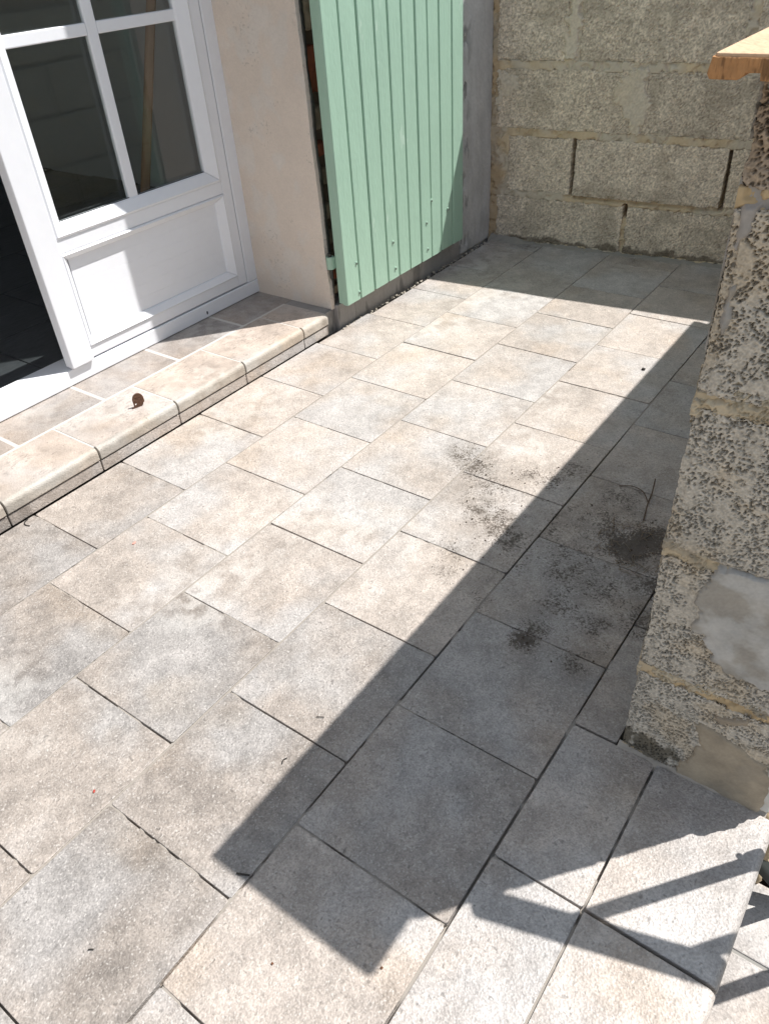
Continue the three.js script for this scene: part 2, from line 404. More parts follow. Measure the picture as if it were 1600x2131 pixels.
/* ------------------------------------------------------------------ steps down to the garden on the right */
{
  const s = structure('garden_steps', 'pale tiled steps leading down to the garden');
  const core = std({ color: lin(0.3, 0.27, 0.23), roughness: 1 });
  const pale = [], tone = rng(5);
  for (let k = 0; k < 3; k++) {
    const [map, bump] = texture(256, 256, (i, j, o) => { glaze(i / 256 * 0.25, j / 256 * 0.25, 700 + k, o, 0.1); }, true);
    pale.push(std({ map, bumpMap: bump, bumpScale: 0.0011, roughness: 0.72 }));
  }
  [[0.032, 0.262, -0.175], [0.262, 0.50, -0.35], [0.50, 0.74, -0.525]].forEach(([a, b, y], k) => {
    part('step_core', box(a - 0.06, b - 0.015, -0.72, y - 0.012, -0.758, 0.6), core, s);
    const zs = [-0.757, -0.6375, -0.39, -0.14, 0.11, 0.36, 0.6];
    for (let i = 0; i + 1 < zs.length; i++) part('tread_tile', metric(prism([[a + (k ? 0 : 0.002), zs[i] + 0.003], [b, zs[i] + 0.003], [b, zs[i + 1] - 0.003], [a + (k ? 0 : 0.002), zs[i + 1] - 0.003]], y - 0.011, y, 0.002), 0.25), pale[(i + k) % 3], s);
    const gr = part('tread_grout', box(a, b - 0.004, y - 0.0118, y - 0.0025, -0.75, 0.59), std({ color: lin(0.26, 0.25, 0.23), roughness: 0.95 }), s);
  });
}

/* ------------------------------------------------------------------ concrete blocks */
function pores(x, y, z, ax, k = 1, deep = 0.006) {
  // look at the side the face shows: two coordinates in it
  const [u, v] = ax === 2 ? [x, y] : ax === 0 ? [z + 3, y] : [x, z + 5];
  const wu = u + (n2(u * 260 / k, v * 260 / k, 3) - 0.5) * 0.0018 * k, wv = v + (n2(u * 260 / k, v * 260 / k, 4) - 0.5) * 0.0018 * k;
  const [d, id] = cell2(wu * 225 / k, wv * 225 / k, 13), [e, ie] = cell2(wu * 185 / k + 7, wv * 185 / k, 43), [g, ig] = cell2(wu * 390 / k, wv * 390 / k + 3, 44);
  const open = fbm(u * 48 / k, v * 48 / k, 14, 3), t = sstep(0.25, 0.60, open);
  const big = ie > 0.50 ? sstep(0.16 + 0.24 * ie, 0.08 + 0.20 * ie, e) : 0, small = ig > 0.68 ? sstep(0.44, 0.30, g) : 0;      // hollows between the grains, of two sizes
  return (0.45 - d) * 0.0012 * k + (id - 0.5) * 0.0009 * k + (fbm(u * 18, v * 18, 16, 2) - 0.5) * 0.004 - deep * Math.min(1, big * t + small * 0.55 * t);
}
const blockMat = std({ vertexColors: true, roughness: 0.97 });
const mortarCol = (x, y, k = 1) => { const a = fbm(x * 24, y * 24, 71, 3), b = n2(x * 300, y * 300, 72); const v = 0.86 + 0.30 * a + 0.16 * (b - 0.5); const o = sstep(0.42, 0.64, fbm(x * 9, y * 9, 73, 2)); return [mix(0.54, 0.55, o) * v * k, mix(0.47, 0.435, o) * v * k, mix(0.37, 0.29, o) * v * k]; };

/* the wall at the end: its own frame runs along the wall, y up, z out of it */
const gw = thing('garden_wall', 'bare grey concrete block wall across the end of the patio', 'wall', [-1.481, 0, -2.639]);
gw.rotation.y = Math.atan(0.097);
{
  const U = (x) => (x + 1.481) * 1.0047;
  const H = [[0.005, 0.166], [0.184, 0.372], [0.392, 0.578], [0.598, 0.790], [0.806, 0.998]];
  const gaps = [
    [[0.030, U(-0.978)], [U(-0.966), U(-0.462)], [U(-0.45), U(0.05)]],
    [[U(-1.412), U(-1.174)], [U(-1.165), U(-0.670)], [U(-0.661), U(-0.155)], [U(-0.145), U(0.05)]],
    [[0.022, U(-0.985)], [U(-0.955), U(-0.455)], [U(-0.44), U(0.05)]],
    [[0.020, U(-1.222)], [U(-1.180), U(-0.688)], [U(-0.662), U(-0.162)], [U(-0.145), U(0.05)]],
    [[0.030, U(-0.97)], [U(-0.955), U(-0.455)], [U(-0.44), U(0.05)]],
  ];
  H.forEach(([y0, y1], r) => gaps[r].forEach(([a, b], k) => {
    const tone = 0.94 + 0.14 * h3(r, k, 5), warm = h3(r, k, 6);
    const g = roughBox(a, b, y0, y1, -0.06, 0, [0.0025, 0.0025, 0.012], 0.005,
      (x, y, z, ax) => pores(x + r * 1.7, y + k * 2.3, z, ax, 1.0, 0.0045) - 0.004 * sstep(0.55, 0.75, fbm(x * 40, y * 40 + z * 40, 33 + r, 2)) * (Math.min(x - a, b - x, y - y0, y1 - y) < 0.008 ? 1 : 0),
      (x, y, z) => {
        const f = 0.85 + 0.30 * fbm(x * 20, y * 20, 81, 3), s = 0.56 + 0.88 * n2(x * 300, y * 300, 82), [, id] = cell2(x * 130, y * 130, 84);
        const dk = sstep(0.52, 0.72, fbm(x * 11 + 5, y * 15, 83, 4)), v = tone * f * s * (0.86 + 0.26 * id);
        // damp dirt splashed along the foot of the wall and brown streaks, with ragged outlines
        const foot = sstep(0.50, 0.62, fbm(x * 30, y * 30, 85, 4) * 0.6 + sstep(0.055, 0.0, y) * 0.42);
        let c = [mix(0.59, 0.575, warm) * v, mix(0.512, 0.492, warm) * v, mix(0.42, 0.385, warm) * v];
        c = [mix(c[0], 0.34, 0.4 * dk), mix(c[1], 0.285, 0.4 * dk), mix(c[2], 0.215, 0.4 * dk)];
        return [mix(c[0], 0.10, 0.75 * foot), mix(c[1], 0.078, 0.75 * foot), mix(c[2], 0.052, 0.75 * foot)];
      });
    part('block', g, blockMat, gw);
  }));
  // mortar between the blocks; two upright joints were never filled
  const open = [[U(-1.1695), 0.195, 0.362], [U(-0.6655), 0.185, 0.356], [U(-0.974), 0.135, 0.165]];
  const W = U(0.05);
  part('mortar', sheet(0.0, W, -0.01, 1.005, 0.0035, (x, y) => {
    let z = -0.0015 + (fbm(x * 45, y * 45, 21, 3) - 0.5) * 0.009 - 0.006 * sstep(0.56, 0.7, fbm(x * 75, y * 75, 22, 2));
    for (const [c, a, b] of open) z -= 0.05 * sstep(0.009, 0.006, Math.abs(x - c)) * sstep(a - 0.01, a, y) * sstep(b + 0.01, b, y);
    for (let r = 0; r < 5; r++) if (y > H[r][0] + 0.007 && y < H[r][1] - 0.007) for (const [a, b] of gaps[r]) if (x > a + 0.007 && x < b - 0.007) z = -0.03;
    if (y > 0.165 && y < 0.186 && x > U(-1.16) && x < U(-0.67)) z -= 0.012 * sstep(0.0, 0.006, y - 0.172);
    return z;
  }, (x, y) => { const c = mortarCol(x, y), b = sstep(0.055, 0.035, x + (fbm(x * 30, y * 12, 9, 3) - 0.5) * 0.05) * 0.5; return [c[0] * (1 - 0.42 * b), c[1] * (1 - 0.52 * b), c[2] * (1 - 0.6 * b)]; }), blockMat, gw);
  // mortar smeared over two joints
  const smear = (poly, amt, k) => {
    const xs = poly.map((p) => p[0]), ys = poly.map((p) => p[1]);
    part('mortar_smear', sheet(Math.min(...xs) - 0.02, Math.max(...xs) + 0.02, Math.min(...ys) - 0.02, Math.max(...ys) + 0.02, 0.003, (x, y) => {
      const d = inside(poly, x, y) + (fbm(x * 60, y * 60, 24, 3) - 0.5) * 0.05;
      return mix(-0.008, amt + 0.001, sstep(-0.004, 0.006, d)) + (fbm(x * 120, y * 120, 25, 3) - 0.5) * 0.004 + pores(x, y + 7, 0, 2, 1.05, 0.001);
    }, (x, y) => mortarCol(x + 3, y, k).map((c, i) => mix(c, [0.60, 0.53, 0.43][i], 0.7) * (0.84 + 0.32 * n2(x * 260, y * 260, 26)))), blockMat, gw);
  };
  smear([[U(-1.04), 0.572], [U(-0.955), 0.58], [U(-0.93), 0.48], [U(-0.955), 0.395], [U(-0.99), 0.395], [U(-1.02), 0.47], [U(-1.05), 0.50]], 0.0026, 1.0);
  smear([[U(-1.235), 0.60], [U(-1.178), 0.60], [U(-1.178), 0.80], [U(-1.22), 0.80], [U(-1.225), 0.70]], 0.0028, 1.05);
  smear([[0.026, 0.45], [0.10, 0.52], [0.09, 0.56], [0.026, 0.57]], 0.0016, 0.95);
  // the body behind the faces, with a thin cement capping
  part('wall_core', box(0.001, W, -0.7, 1.0, -0.19, -0.058), std({ color: lin(0.30, 0.27, 0.22), roughness: 1 }), gw);
  part('capping', box(0.001, W, 0.9985, 1.018, -0.195, 0.002, 0.006), std({ color: lin(0.37, 0.35, 0.31), roughness: 0.95 }), gw);
  part('block', roughBox(0.004, 0.225, 1.020, 1.215, -0.19, 0, 0.006, 0.006, (x, y, z, ax) => pores(x, y, z, ax, 1.6), () => [0.42, 0.39, 0.335]), blockMat, gw).userData.label = 'half block added out of view to shade the cement strip beside the house';  // unseen block, added so that its shadow covers the cement strip by the shutter
  // a ragged fillet of cement where the wall meets the tiles
  part('cement_fillet', (() => {
    const g = new THREE.PlaneGeometry(W - 0.02, 0.05, 260, 8).rotateX(-Math.PI / 2).translate(W / 2, 0, 0.012), p = g.attributes.position;
    for (let i = 0; i < p.count; i++) {
      const x = p.getX(i), t = (p.getZ(i) + 0.013) / 0.05, n = fbm(x * 26, 3, 28, 4);
      p.setY(i, -0.006 + 0.021 * (1 - t) * (0.3 + 1.1 * n) + (fbm(x * 90, t * 5, 29, 3) - 0.5) * 0.008 + (x < 0.22 ? 0.013 * (1 - x / 0.22) * (1 - t) : 0));
    }
    g.computeVertexNormals(); return g;
  })(), std({ color: lin(0.30, 0.275, 0.24), roughness: 1 }), gw);
}

/* the low wall on the right with its clay coping */
const lw = thing('low_wall', 'low wall of rough concrete blocks under a clay coping', 'wall', [0, 0, 0]);
{
  const cuts = [-0.005, 0.178, 0.388, 0.592, 0.793, 0.8965];
  for (let r = 0; r < 5; r++) {
    const y0 = cuts[r] + (r ? 0.006 : 0), y1 = cuts[r + 1] - 0.006, first = r % 2 ? 0.25 : 0.5;
    let z = PZ, n = 0;
    while (z > -2.70) {
      const z1 = Math.max(z - (n ? 0.5 : first), -2.715), front = n === 0, x1 = PX1 - (r === 4 ? 0.006 : 0), x0 = PX0 + (r === 4 ? 0.002 : 0);
      const old = r === 4;
      const g = roughBox(x0, x1, y0, y1, z1 + 0.005, z - (front ? 0 : 0.005), front ? [0.00085, 0.00085, 0.014] : [0.012, 0.009, 0.009], front ? 0.006 : 0.004,
        (x, y, zz, ax) => front && ax === 2 || front ? pores(x + r * 0.37, y, zz, ax, 0.85, 0.009) + (old ? (fbm(x * 60, y * 60, 37, 3) - 0.5) * 0.012 : 0) - (x - x0 < 0.012 ? 0.003 * fbm(y * 60, x * 60, 38, 3) : 0) : (fbm(zz * 40, y * 40, 39, 3) - 0.5) * 0.004,
        (X, y, zz) => {
          const x = X + (front ? 0 : zz), [, id] = cell2(x * 210, y * 210, 13), f = fbm(x * 22, y * 22, 91, 3), s = n2(x * 600, y * 600, 92), v = (0.88 + 0.18 * f) * (0.76 + 0.48 * s) * (0.90 + 0.20 * id);
          let c = old ? [0.37 * v, 0.30 * v, 0.23 * v] : [0.515 * v, 0.468 * v, 0.395 * v];
          const ochre = sstep(0.50, 0.66, fbm(x * 16 + 2, y * 20, 93, 4)) * 0.36;              // rusty yellow stain in patches
          c = [c[0] * mix(1, 0.93, ochre), c[1] * mix(1, 0.78, ochre), c[2] * mix(1, 0.56, ochre)];
          const d = Math.hypot((x + 0.135) / 0.055, (y - 0.012) / 0.034), moss = sstep(0.46, 0.60, fbm(x * 70, y * 70, 94, 4) * 0.55 + 0.48 * Math.exp(-d * d * 0.8)) * 0.8;   // dark growth at the foot
          return [mix(c[0], 0.075, moss), mix(c[1], 0.06, moss), mix(c[2], 0.035, moss)];
        }, 'xXyYZ');
      part('block', g, blockMat, lw);
      z = z1; n++;
    }
  }
  // mortar: nearly flush, sandy yellow
  const mg = sheet(PX0 + 0.001, PX1 - 0.002, -0.005, 0.888, 0.0018, (x, y) => (cuts.some((c) => Math.abs(y - c) < 0.011) ? -0.0022 : -0.02) + (fbm(x * 70, y * 70, 51, 3) - 0.5) * 0.006 - 0.004 * sstep(0.58, 0.66, fbm(x * 110, y * 110, 52, 2)), (x, y) => { const c = mortarCol(x, y); return [c[0] * 0.92, c[1] * 0.87, c[2] * 0.76]; });
  part('mortar', mg.translate(0, 0, PZ), blockMat, lw);
  part('wall_core', box(PX0 + 0.006, PX1 - 0.006, -0.7, 0.88, -2.71, PZ - 0.012), std({ color: lin(0.27, 0.22, 0.16), roughness: 1 }), lw);
  const patch = (poly, amt, colour, rag, rough, label) => {
    rag *= 1.5; if (rough > 0.001) rough *= 1.6;
    const xs = poly.map((p) => p[0]), ys = poly.map((p) => p[1]), x1 = Math.min(Math.max(...xs) + 0.015, PX1 - 0.004);
    const m = part('cement_patch', sheet(Math.max(Math.min(...xs) - 0.02, PX0), x1, Math.max(Math.min(...ys) - 0.02, -0.004), Math.min(Math.max(...ys) + 0.02, 0.889), 0.0016, (x, y) => {
      const d = inside(poly, x, y) + (fbm(x * 70, y * 70, 54, 3) - 0.5) * rag, edge = sstep(PX1 - 0.010, PX1, x);
      return mix(-0.007, amt, sstep(-0.003, 0.005, d)) + (fbm(x * 30, y * 30, 55, 3) - 0.5) * 0.003 + (fbm(x * 260, y * 260, 56, 2) - 0.5) * rough + (rough > 0.002 ? pores(x, y + 4, 0, 2, 0.8, 0.008) : 0) - edge * 0.008;
    }, (x, y) => { const f = 0.72 + 0.52 * fbm(x * 34, y * 34, 57, 4) + 0.16 * (n2(x * 500, y * 500, 58) - 0.5), k = sstep(0.48, 0.66, fbm(x * 22 + 4, y * 26, 59, 4)); return colour.map((c, i) => mix(c, [0.27, 0.235, 0.185][i], k * 0.6) * f); }).translate(0, 0, PZ), blockMat, lw);
    m.userData.label = label;
  };
  patch([[-0.091, 0.392], [-0.115, 0.375], [-0.120, 0.33], [-0.113, 0.29], [-0.100, 0.262], [-0.080, 0.243], [-0.052, 0.227], [-0.01, 0.218], [0.032, 0.214], [0.032, 0.43], [-0.03, 0.40]], 0.0034, [0.46, 0.445, 0.415], 0.022, 0.0006, 'smooth grey cement patch');
  patch([[-0.088, 0.118], [-0.067, 0.078], [-0.09, 0.02], [-0.092, -0.02], [0.032, -0.02], [0.030, 0.085], [-0.012, 0.110], [-0.05, 0.122], [-0.075, 0.128]], 0.0034, [0.37, 0.31, 0.23], 0.012, 0.0003, 'smooth brown cement patch at the foot');
  patch([[-0.066, 0.146], [-0.053, 0.158], [-0.022, 0.168], [-0.024, 0.152], [-0.054, 0.134]], 0.0036, [0.34, 0.28, 0.21], 0.010, 0.0003, 'small brown cement patch');
  patch([[-0.163, 0.79], [-0.150, 0.79], [-0.152, 0.765], [-0.160, 0.745], [-0.167, 0.75]], 0.0032, [0.39, 0.36, 0.33], 0.008, 0.0004, 'thin grey cement smear');
  patch([[-0.165, 0.70], [-0.156, 0.72], [-0.150, 0.69], [-0.158, 0.665]], 0.0030, [0.39, 0.365, 0.33], 0.008, 0.0004, 'thin grey cement smear');
  patch([[-0.175, 0.91], [-0.135, 0.91], [-0.14, 0.866], [-0.158, 0.860]], 0.008, [0.30, 0.285, 0.26], 0.012, 0.002, 'lump of grey mortar under the coping');
  patch([[-0.178, 0.405], [-0.12, 0.408], [-0.11, 0.395], [-0.12, 0.374], [-0.16, 0.378]], 0.0006, [0.50, 0.42, 0.30], 0.024, 0.002, 'sandy yellow mortar smear');
  patch([[-0.178, 0.600], [-0.09, 0.606], [0.02, 0.610], [0.02, 0.592], [-0.09, 0.586], [-0.178, 0.580]], 0.0002, [0.51, 0.43, 0.305], 0.024, 0.002, 'sandy yellow mortar smear');
  patch([[-0.172, 0.19], [-0.12, 0.192], [-0.06, 0.200], [0.0, 0.196], [0.0, 0.182], [-0.06, 0.180], [-0.12, 0.172], [-0.172, 0.172]], 0.0002, [0.50, 0.42, 0.30], 0.026, 0.002, 'sandy yellow mortar smear');
  // mortar bead at the right corner, coloured white for the sun it catches
  part('sunlit_edge', roughBox(PX1 - 0.014, PX1 + 0.007, 0.004, 0.175, PZ - 0.14, PZ + 0.003, [0.003, 0.003, 0.006], 0.007, (x, y, z) => (fbm(y * 45, z * 45, 65, 3) - 0.5) * 0.012, (x, y) => { const f = 0.85 + 0.2 * fbm(x * 80, y * 80, 66, 2); return [0.62 * f, 0.60 * f, 0.54 * f]; }), blockMat, lw);
  part('cement_foot', (() => {
    const g = new THREE.PlaneGeometry(0.212, 0.018, 90, 6).rotateX(-Math.PI / 2).translate((PX0 + PX1) / 2, 0, PZ + 0.006), p = g.attributes.position;
    for (let i = 0; i < p.count; i++) { const x = p.getX(i), t = (p.getZ(i) - PZ + 0.003) / 0.018; p.setY(i, -0.006 + 0.010 * (1 - t) + (fbm(x * 60, t * 3, 67, 3) - 0.35) * 0.008); }
    g.computeVertexNormals(); return g;
  })(), std({ color: lin(0.38, 0.34, 0.29), roughness: 1 }), lw);
  // coping tiles: clay, with a drip groove under the edges, their tops coloured paler for the overexposing sun
  const clay = texture(256, 256, (i, j, o) => {
    const u = i / 256, v = j / 256, f = wrapNoise(u, v, 8, 8, 3), s = wrapNoise(u, v, 64, 24, 4, 2), c = sstep(0.60, 0.70, wrapNoise(u, v, 26, 5, 6, 3)) * 0.7, k = (0.75 + 0.5 * f) * (0.88 + 0.24 * s) * (1 - 0.7 * c);
    o[0] = 0.46 * k; o[1] = 0.235 * k; o[2] = 0.098 * k; o[3] = 0.5 + (s - 0.5) * 0.8 - c * 0.4;
  });
  const clayMat = std({ map: clay[0], bumpMap: clay[1], bumpScale: 0.002, roughness: 0.9 });
  const top = texture(256, 256, (i, j, o) => { const u = i / 256, v = j / 256, f = wrapNoise(u, v, 6, 6, 13), s = wrapNoise(u, v, 60, 60, 14, 2), k = (0.86 + 0.28 * f) * (0.92 + 0.16 * s); o[0] = 0.60 * k; o[1] = 0.40 * k; o[2] = 0.25 * k; o[3] = s; });
  const topMat = std({ map: top[0], bumpMap: top[1], bumpScale: 0.0012, roughness: 0.8 });
  const L = -0.2045, Rr = 0.066, b = 0.8905, t = 0.907;
  const s = new THREE.Shape();
  s.moveTo(L + 0.002, b); s.lineTo(L + 0.022, b); s.quadraticCurveTo(L + 0.026, b + 0.001, L + 0.028, b + 0.005); s.lineTo(L + 0.040, b + 0.0055); s.lineTo(L + 0.041, b);
  s.lineTo(Rr - 0.041, b); s.lineTo(Rr - 0.040, b + 0.0055); s.lineTo(Rr - 0.028, b + 0.005); s.quadraticCurveTo(Rr - 0.026, b + 0.001, Rr - 0.022, b); s.lineTo(Rr - 0.002, b);
  s.lineTo(Rr, b + 0.003); s.lineTo(Rr - 0.002, t - 0.0025); s.lineTo(L + 0.002, t - 0.0025); s.lineTo(L, b + 0.003); s.closePath();
  let z = -0.713, n = 0;
  while (z > -2.68) {
    const len = Math.min(n ? 0.40 : 0.62, z + 2.70) - 0.004;
    const g = new THREE.ExtrudeGeometry(s, { depth: len - 0.003, bevelEnabled: true, bevelThickness: 0.0015, bevelSize: 0.001, bevelSegments: 2 });
    const c = part('coping_tile', metric(g.translate(0, 0, z - len + 0.0015), 0.11), clayMat, lw);
    part('sunlit_top', metric(prism([[L + 0.003, z - 0.001], [Rr - 0.003, z - 0.001], [Rr - 0.003, z - len + 0.001], [L + 0.003, z - len + 0.001]], t - 0.0035, t + 0.001, 0.0014), 0.2), topMat, c);
    z -= len + 0.004; n++;
  }
}

/* ------------------------------------------------------------------ the house: walls, reveal, room behind the door */
const house = thing('house', 'house wall with beige plastered door reveal and grey cement facade', 'house');
{
  const cem = texture(512, 512, (i, j, o) => {
    const u = i / 512, v = j / 512, f = wrapNoise(u, v, 5, 3, 3, 5), t = wrapNoise(u, v, 48, 6, 5, 3), s = wrapNoise(u, v, 128, 128, 7, 2), k = (0.82 + 0.34 * f) * (0.92 + 0.16 * t) * (0.95 + 0.1 * s), d = sstep(0.62, 0.7, wrapNoise(u, v, 14, 5, 9, 4)) * 0.4, w = wrapNoise(u, v, 4, 4, 12, 3);
    o[0] = mix(0.315, 0.33, w) * k * (1 - d); o[1] = mix(0.31, 0.30, w) * k * (1 - d); o[2] = mix(0.31, 0.27, w) * k * (1 - d); o[3] = 0.5 * f + 0.3 * t + 0.2 * s - d * 0.4;
  });
  const cement = std({ map: cem[0], bumpMap: cem[1], bumpScale: 0.006, roughness: 0.95 });
  const pla = texture(768, 768, (i, j, o) => {
    const u = i / 768, v = j / 768, f = wrapNoise(u, v, 4, 4, 3, 5), g = wrapNoise(u, v, 11, 9, 5, 3), s = wrapNoise(u, v, 170, 170, 7, 2), k = (0.88 + 0.24 * f) * (0.94 + 0.12 * s), w = sstep(0.5, 0.72, g), pit = sstep(0.80, 0.86, wrapNoise(u, v, 120, 120, 8, 1)) * sstep(0.6, 0.75, wrapNoise(u, v, 10, 10, 2, 2)) * 0.18;
    o[0] = mix(0.66, 0.65, w) * k * (1 - pit); o[1] = mix(0.575, 0.592, w) * k * (1 - pit); o[2] = mix(0.495, 0.53, w) * k * (1 - pit); o[3] = 0.35 * g + 0.25 * f + 0.4 * s - pit;
  });
  const plaster = std({ map: pla[0], bumpMap: pla[1], bumpScale: 0.0022, roughness: 0.92 });
  const inner = std({ color: lin(0.58, 0.61, 0.64), roughness: 0.9 });
  const wall = (n, m, ...b) => part(n, box(...b), m, house);
  wall('wall', cement, -1.98, WALLX, -0.7, 2.8, -2.95, -1.80);                       // beside the shutter
  wall('wall', cement, -1.98, WALLX, 2.16, 2.8, -1.7995, -0.2505);                     // over the door
  wall('wall', cement, -1.98, WALLX, -0.7, 2.8, -0.25, 0.95);                        // left of the door
  wall('broken_wall', std({ color: lin(0.26, 0.20, 0.145), roughness: 1 }), -1.98, -1.545, -0.7, 2.159, -1.7995, -1.7145);
  wall('wall_foot', cement, -1.5445, WALLX + 0.0006, -0.2, 0.074, -1.7998, -1.7125, 0.003);
  wall('step_end_cement', cement, -1.7, -1.4955, -0.02, 0.0625, -1.7124, -1.6645, 0.004);
  wall('foundation', cement, -1.98, -1.83, -0.7, 0.02, -1.714, -0.25);
  // cement trowelled beside the shutter, slightly proud and ragged
  part('cement_strip', roughBox(WALLX - 0.02, WALLX + 0.004, 0.0, 2.4, -2.643, -2.425, [0.01, 0.006, 0.006], 0.004, (x, y, z) => (fbm(y * 5, z * 22, 71, 4) - 0.5) * 0.010 - 0.012 * sstep(0.62, 0.72, fbm(y * 22, z * 60, 72, 3)) * sstep(-2.50, -2.43, z),
    (x, y, z) => { const f = (0.80 + 0.36 * fbm(y * 14, z * 26, 73, 4)) * (0.90 + 0.20 * n2(y * 300, z * 300, 74)), d = sstep(0.60, 0.70, fbm(y * 17, z * 48, 75, 4)) * 0.55 * sstep(-2.52, -2.44, z); return [0.50 * f * (1 - d), 0.485 * f * (1 - d), 0.475 * f * (1 - d)]; }, 'xXyYzZ'), blockMat, house);
  // plaster of the reveal: a skin with a ragged outer edge
  {
    const s = new THREE.Shape(), rg = rng(77), e = [];
    for (let y = 0.064; y < 2.16; y += 0.006) e.push([-1.493 - 0.018 * y + 0.007 * (fbm(y * 9, 2, 6, 3) - 0.5) + (rg() - 0.5) * 0.0014, y]);
    s.moveTo(-1.81, 0.064); s.lineTo(e[0][0], 0.064); e.forEach(([x, y]) => s.lineTo(x, y)); s.lineTo(-1.81, 2.16); s.closePath();
    const g = new THREE.ExtrudeGeometry(s, { depth: 0.0125, bevelEnabled: true, bevelThickness: 0.0015, bevelSize: 0.0012, bevelSegments: 2 }).translate(0, 0, -1.7135);
    part('reveal_plaster', metric(g, 0.62), plaster, house);
    // the raw cut edge of the render next to the shutter
    const e2 = e.map(([x, y], i) => [x, y, -1.7135 - 0.005 - 0.020 * fbm(y * 11, 1, 9, 4) * sstep(0.02, 0.2, y)]);
    const pos = [], idx = [];
    e2.forEach(([x, y, z], i) => { pos.push(x + 0.0004, y, -1.7125, x - 0.001, y, z, x - 0.045, y, z + 0.002); if (i) { const k = 3 * i; idx.push(k - 3, k, k + 1, k - 3, k + 1, k - 2, k - 2, k + 1, k + 2, k - 2, k + 2, k - 1); } });
    const g2 = new THREE.BufferGeometry(); g2.setAttribute('position', new THREE.Float32BufferAttribute(pos, 3)); g2.setIndex(idx); g2.computeVertexNormals();
    part('render_edge', metric(g2, 0.5), std({ map: cem[0], bumpMap: cem[1], bumpScale: 0.006, roughness: 0.95, side: THREE.DoubleSide, color: lin(1.0, 0.98, 0.96) }), house);
    part('reveal_plaster', metric(new THREE.BoxGeometry(0.325, 2.096, 0.014).translate(-1.6435, 1.112, -0.2575), 0.62), plaster, house);
  }
  // bricks and stones left bare in the broken corner beside the shutter
  const rb = rng(9);
  [[0.098, 0.03, 'stone'], [0.15, 0.035, 'brick'], [0.262, 0.05, 'stone'], [0.335, 0.045, 'stone'], [0.43, 0.045, 'stone'], [0.505, 0.035, 'brick'], [0.585, 0.06, 'stone'], [0.70, 0.11, 'brick'], [0.835, 0.09, 'stone'], [0.945, 0.07, 'brick'], [1.04, 0.07, 'stone']].forEach(([y, h, n], i) => {
    const k = 0.8 + 0.4 * rb(), red = n === 'brick';
    part(n, roughBox(-1.60, -1.508 - 0.018 * rb(), y - h / 2, y + h / 2, -1.790, -1.722 - 0.008 * rb(), 0.005, 0.008, (x, yy, z) => (fbm3(x * 60, yy * 60, z * 60 + i) - 0.5) * 0.012, (x, yy) => { const f = k * (0.75 + 0.5 * fbm(yy * 60, x * 60 + i, 4, 3)); return red ? [0.34 * f, 0.11 * f, 0.055 * f] : [0.38 * f, 0.31 * f, 0.22 * f]; }, 'xXyYzZ'), blockMat, house);
  });
  // the room: walls, ceiling, roof
  wall('room_wall', inner, -4.3, -4.2, -0.7, 2.6, -2.5, 0.9);
  wall('room_wall', inner, -4.2, -1.981, -0.7, 2.6, -2.5, -2.4);
  wall('room_wall', inner, -4.2, -1.981, -0.7, 2.6, 0.8, 0.9);
  wall('ceiling', inner, -4.3, -1.981, 2.6, 2.7, -2.5, 0.9);
  wall('roof', std({ color: lin(0.30, 0.14, 0.08), roughness: 0.9 }), -4.4, -1.40, 2.801, 2.90, -3.0, 1.0);
}
{
  const rf = structure('room_floor', 'dark slate tiles of the room behind the door');
  const sl = texture(256, 256, (i, j, o) => { const u = i / 256, v = j / 256, f = wrapNoise(u, v, 4, 5, 3, 5), s = wrapNoise(u, v, 40, 20, 5, 3), k = (0.6 + 0.8 * f) * (0.8 + 0.4 * s); o[0] = 0.078 * k; o[1] = 0.082 * k; o[2] = 0.088 * k; o[3] = 0.5 * f + 0.5 * s; });
  const slate = std({ map: sl[0], bumpMap: sl[1], bumpScale: 0.002, roughness: 0.42 });
  part('screed', box(-4.2, -1.87, -0.1, 0.076, -2.4, 0.8), std({ color: lin(0.22, 0.21, 0.20), roughness: 0.95 }), rf);
  for (let i = 0; i < 7; i++) for (let j = 0; j < 6; j++) {
    const x1 = -1.872 - i * 0.34, z0 = -2.39 + j * 0.54 + (i % 2) * 0.27 - 0.2, a = Math.max(z0, -2.395), b = Math.min(z0 + 0.536, 0.79);
    if (b - a > 0.03) part('slate_tile', metric(prism([[x1 - 0.336, a], [x1, a], [x1, b], [x1 - 0.336, b]], 0.0762, 0.083, 0.001, 0.001), 0.45), slate, rf);
  }
}

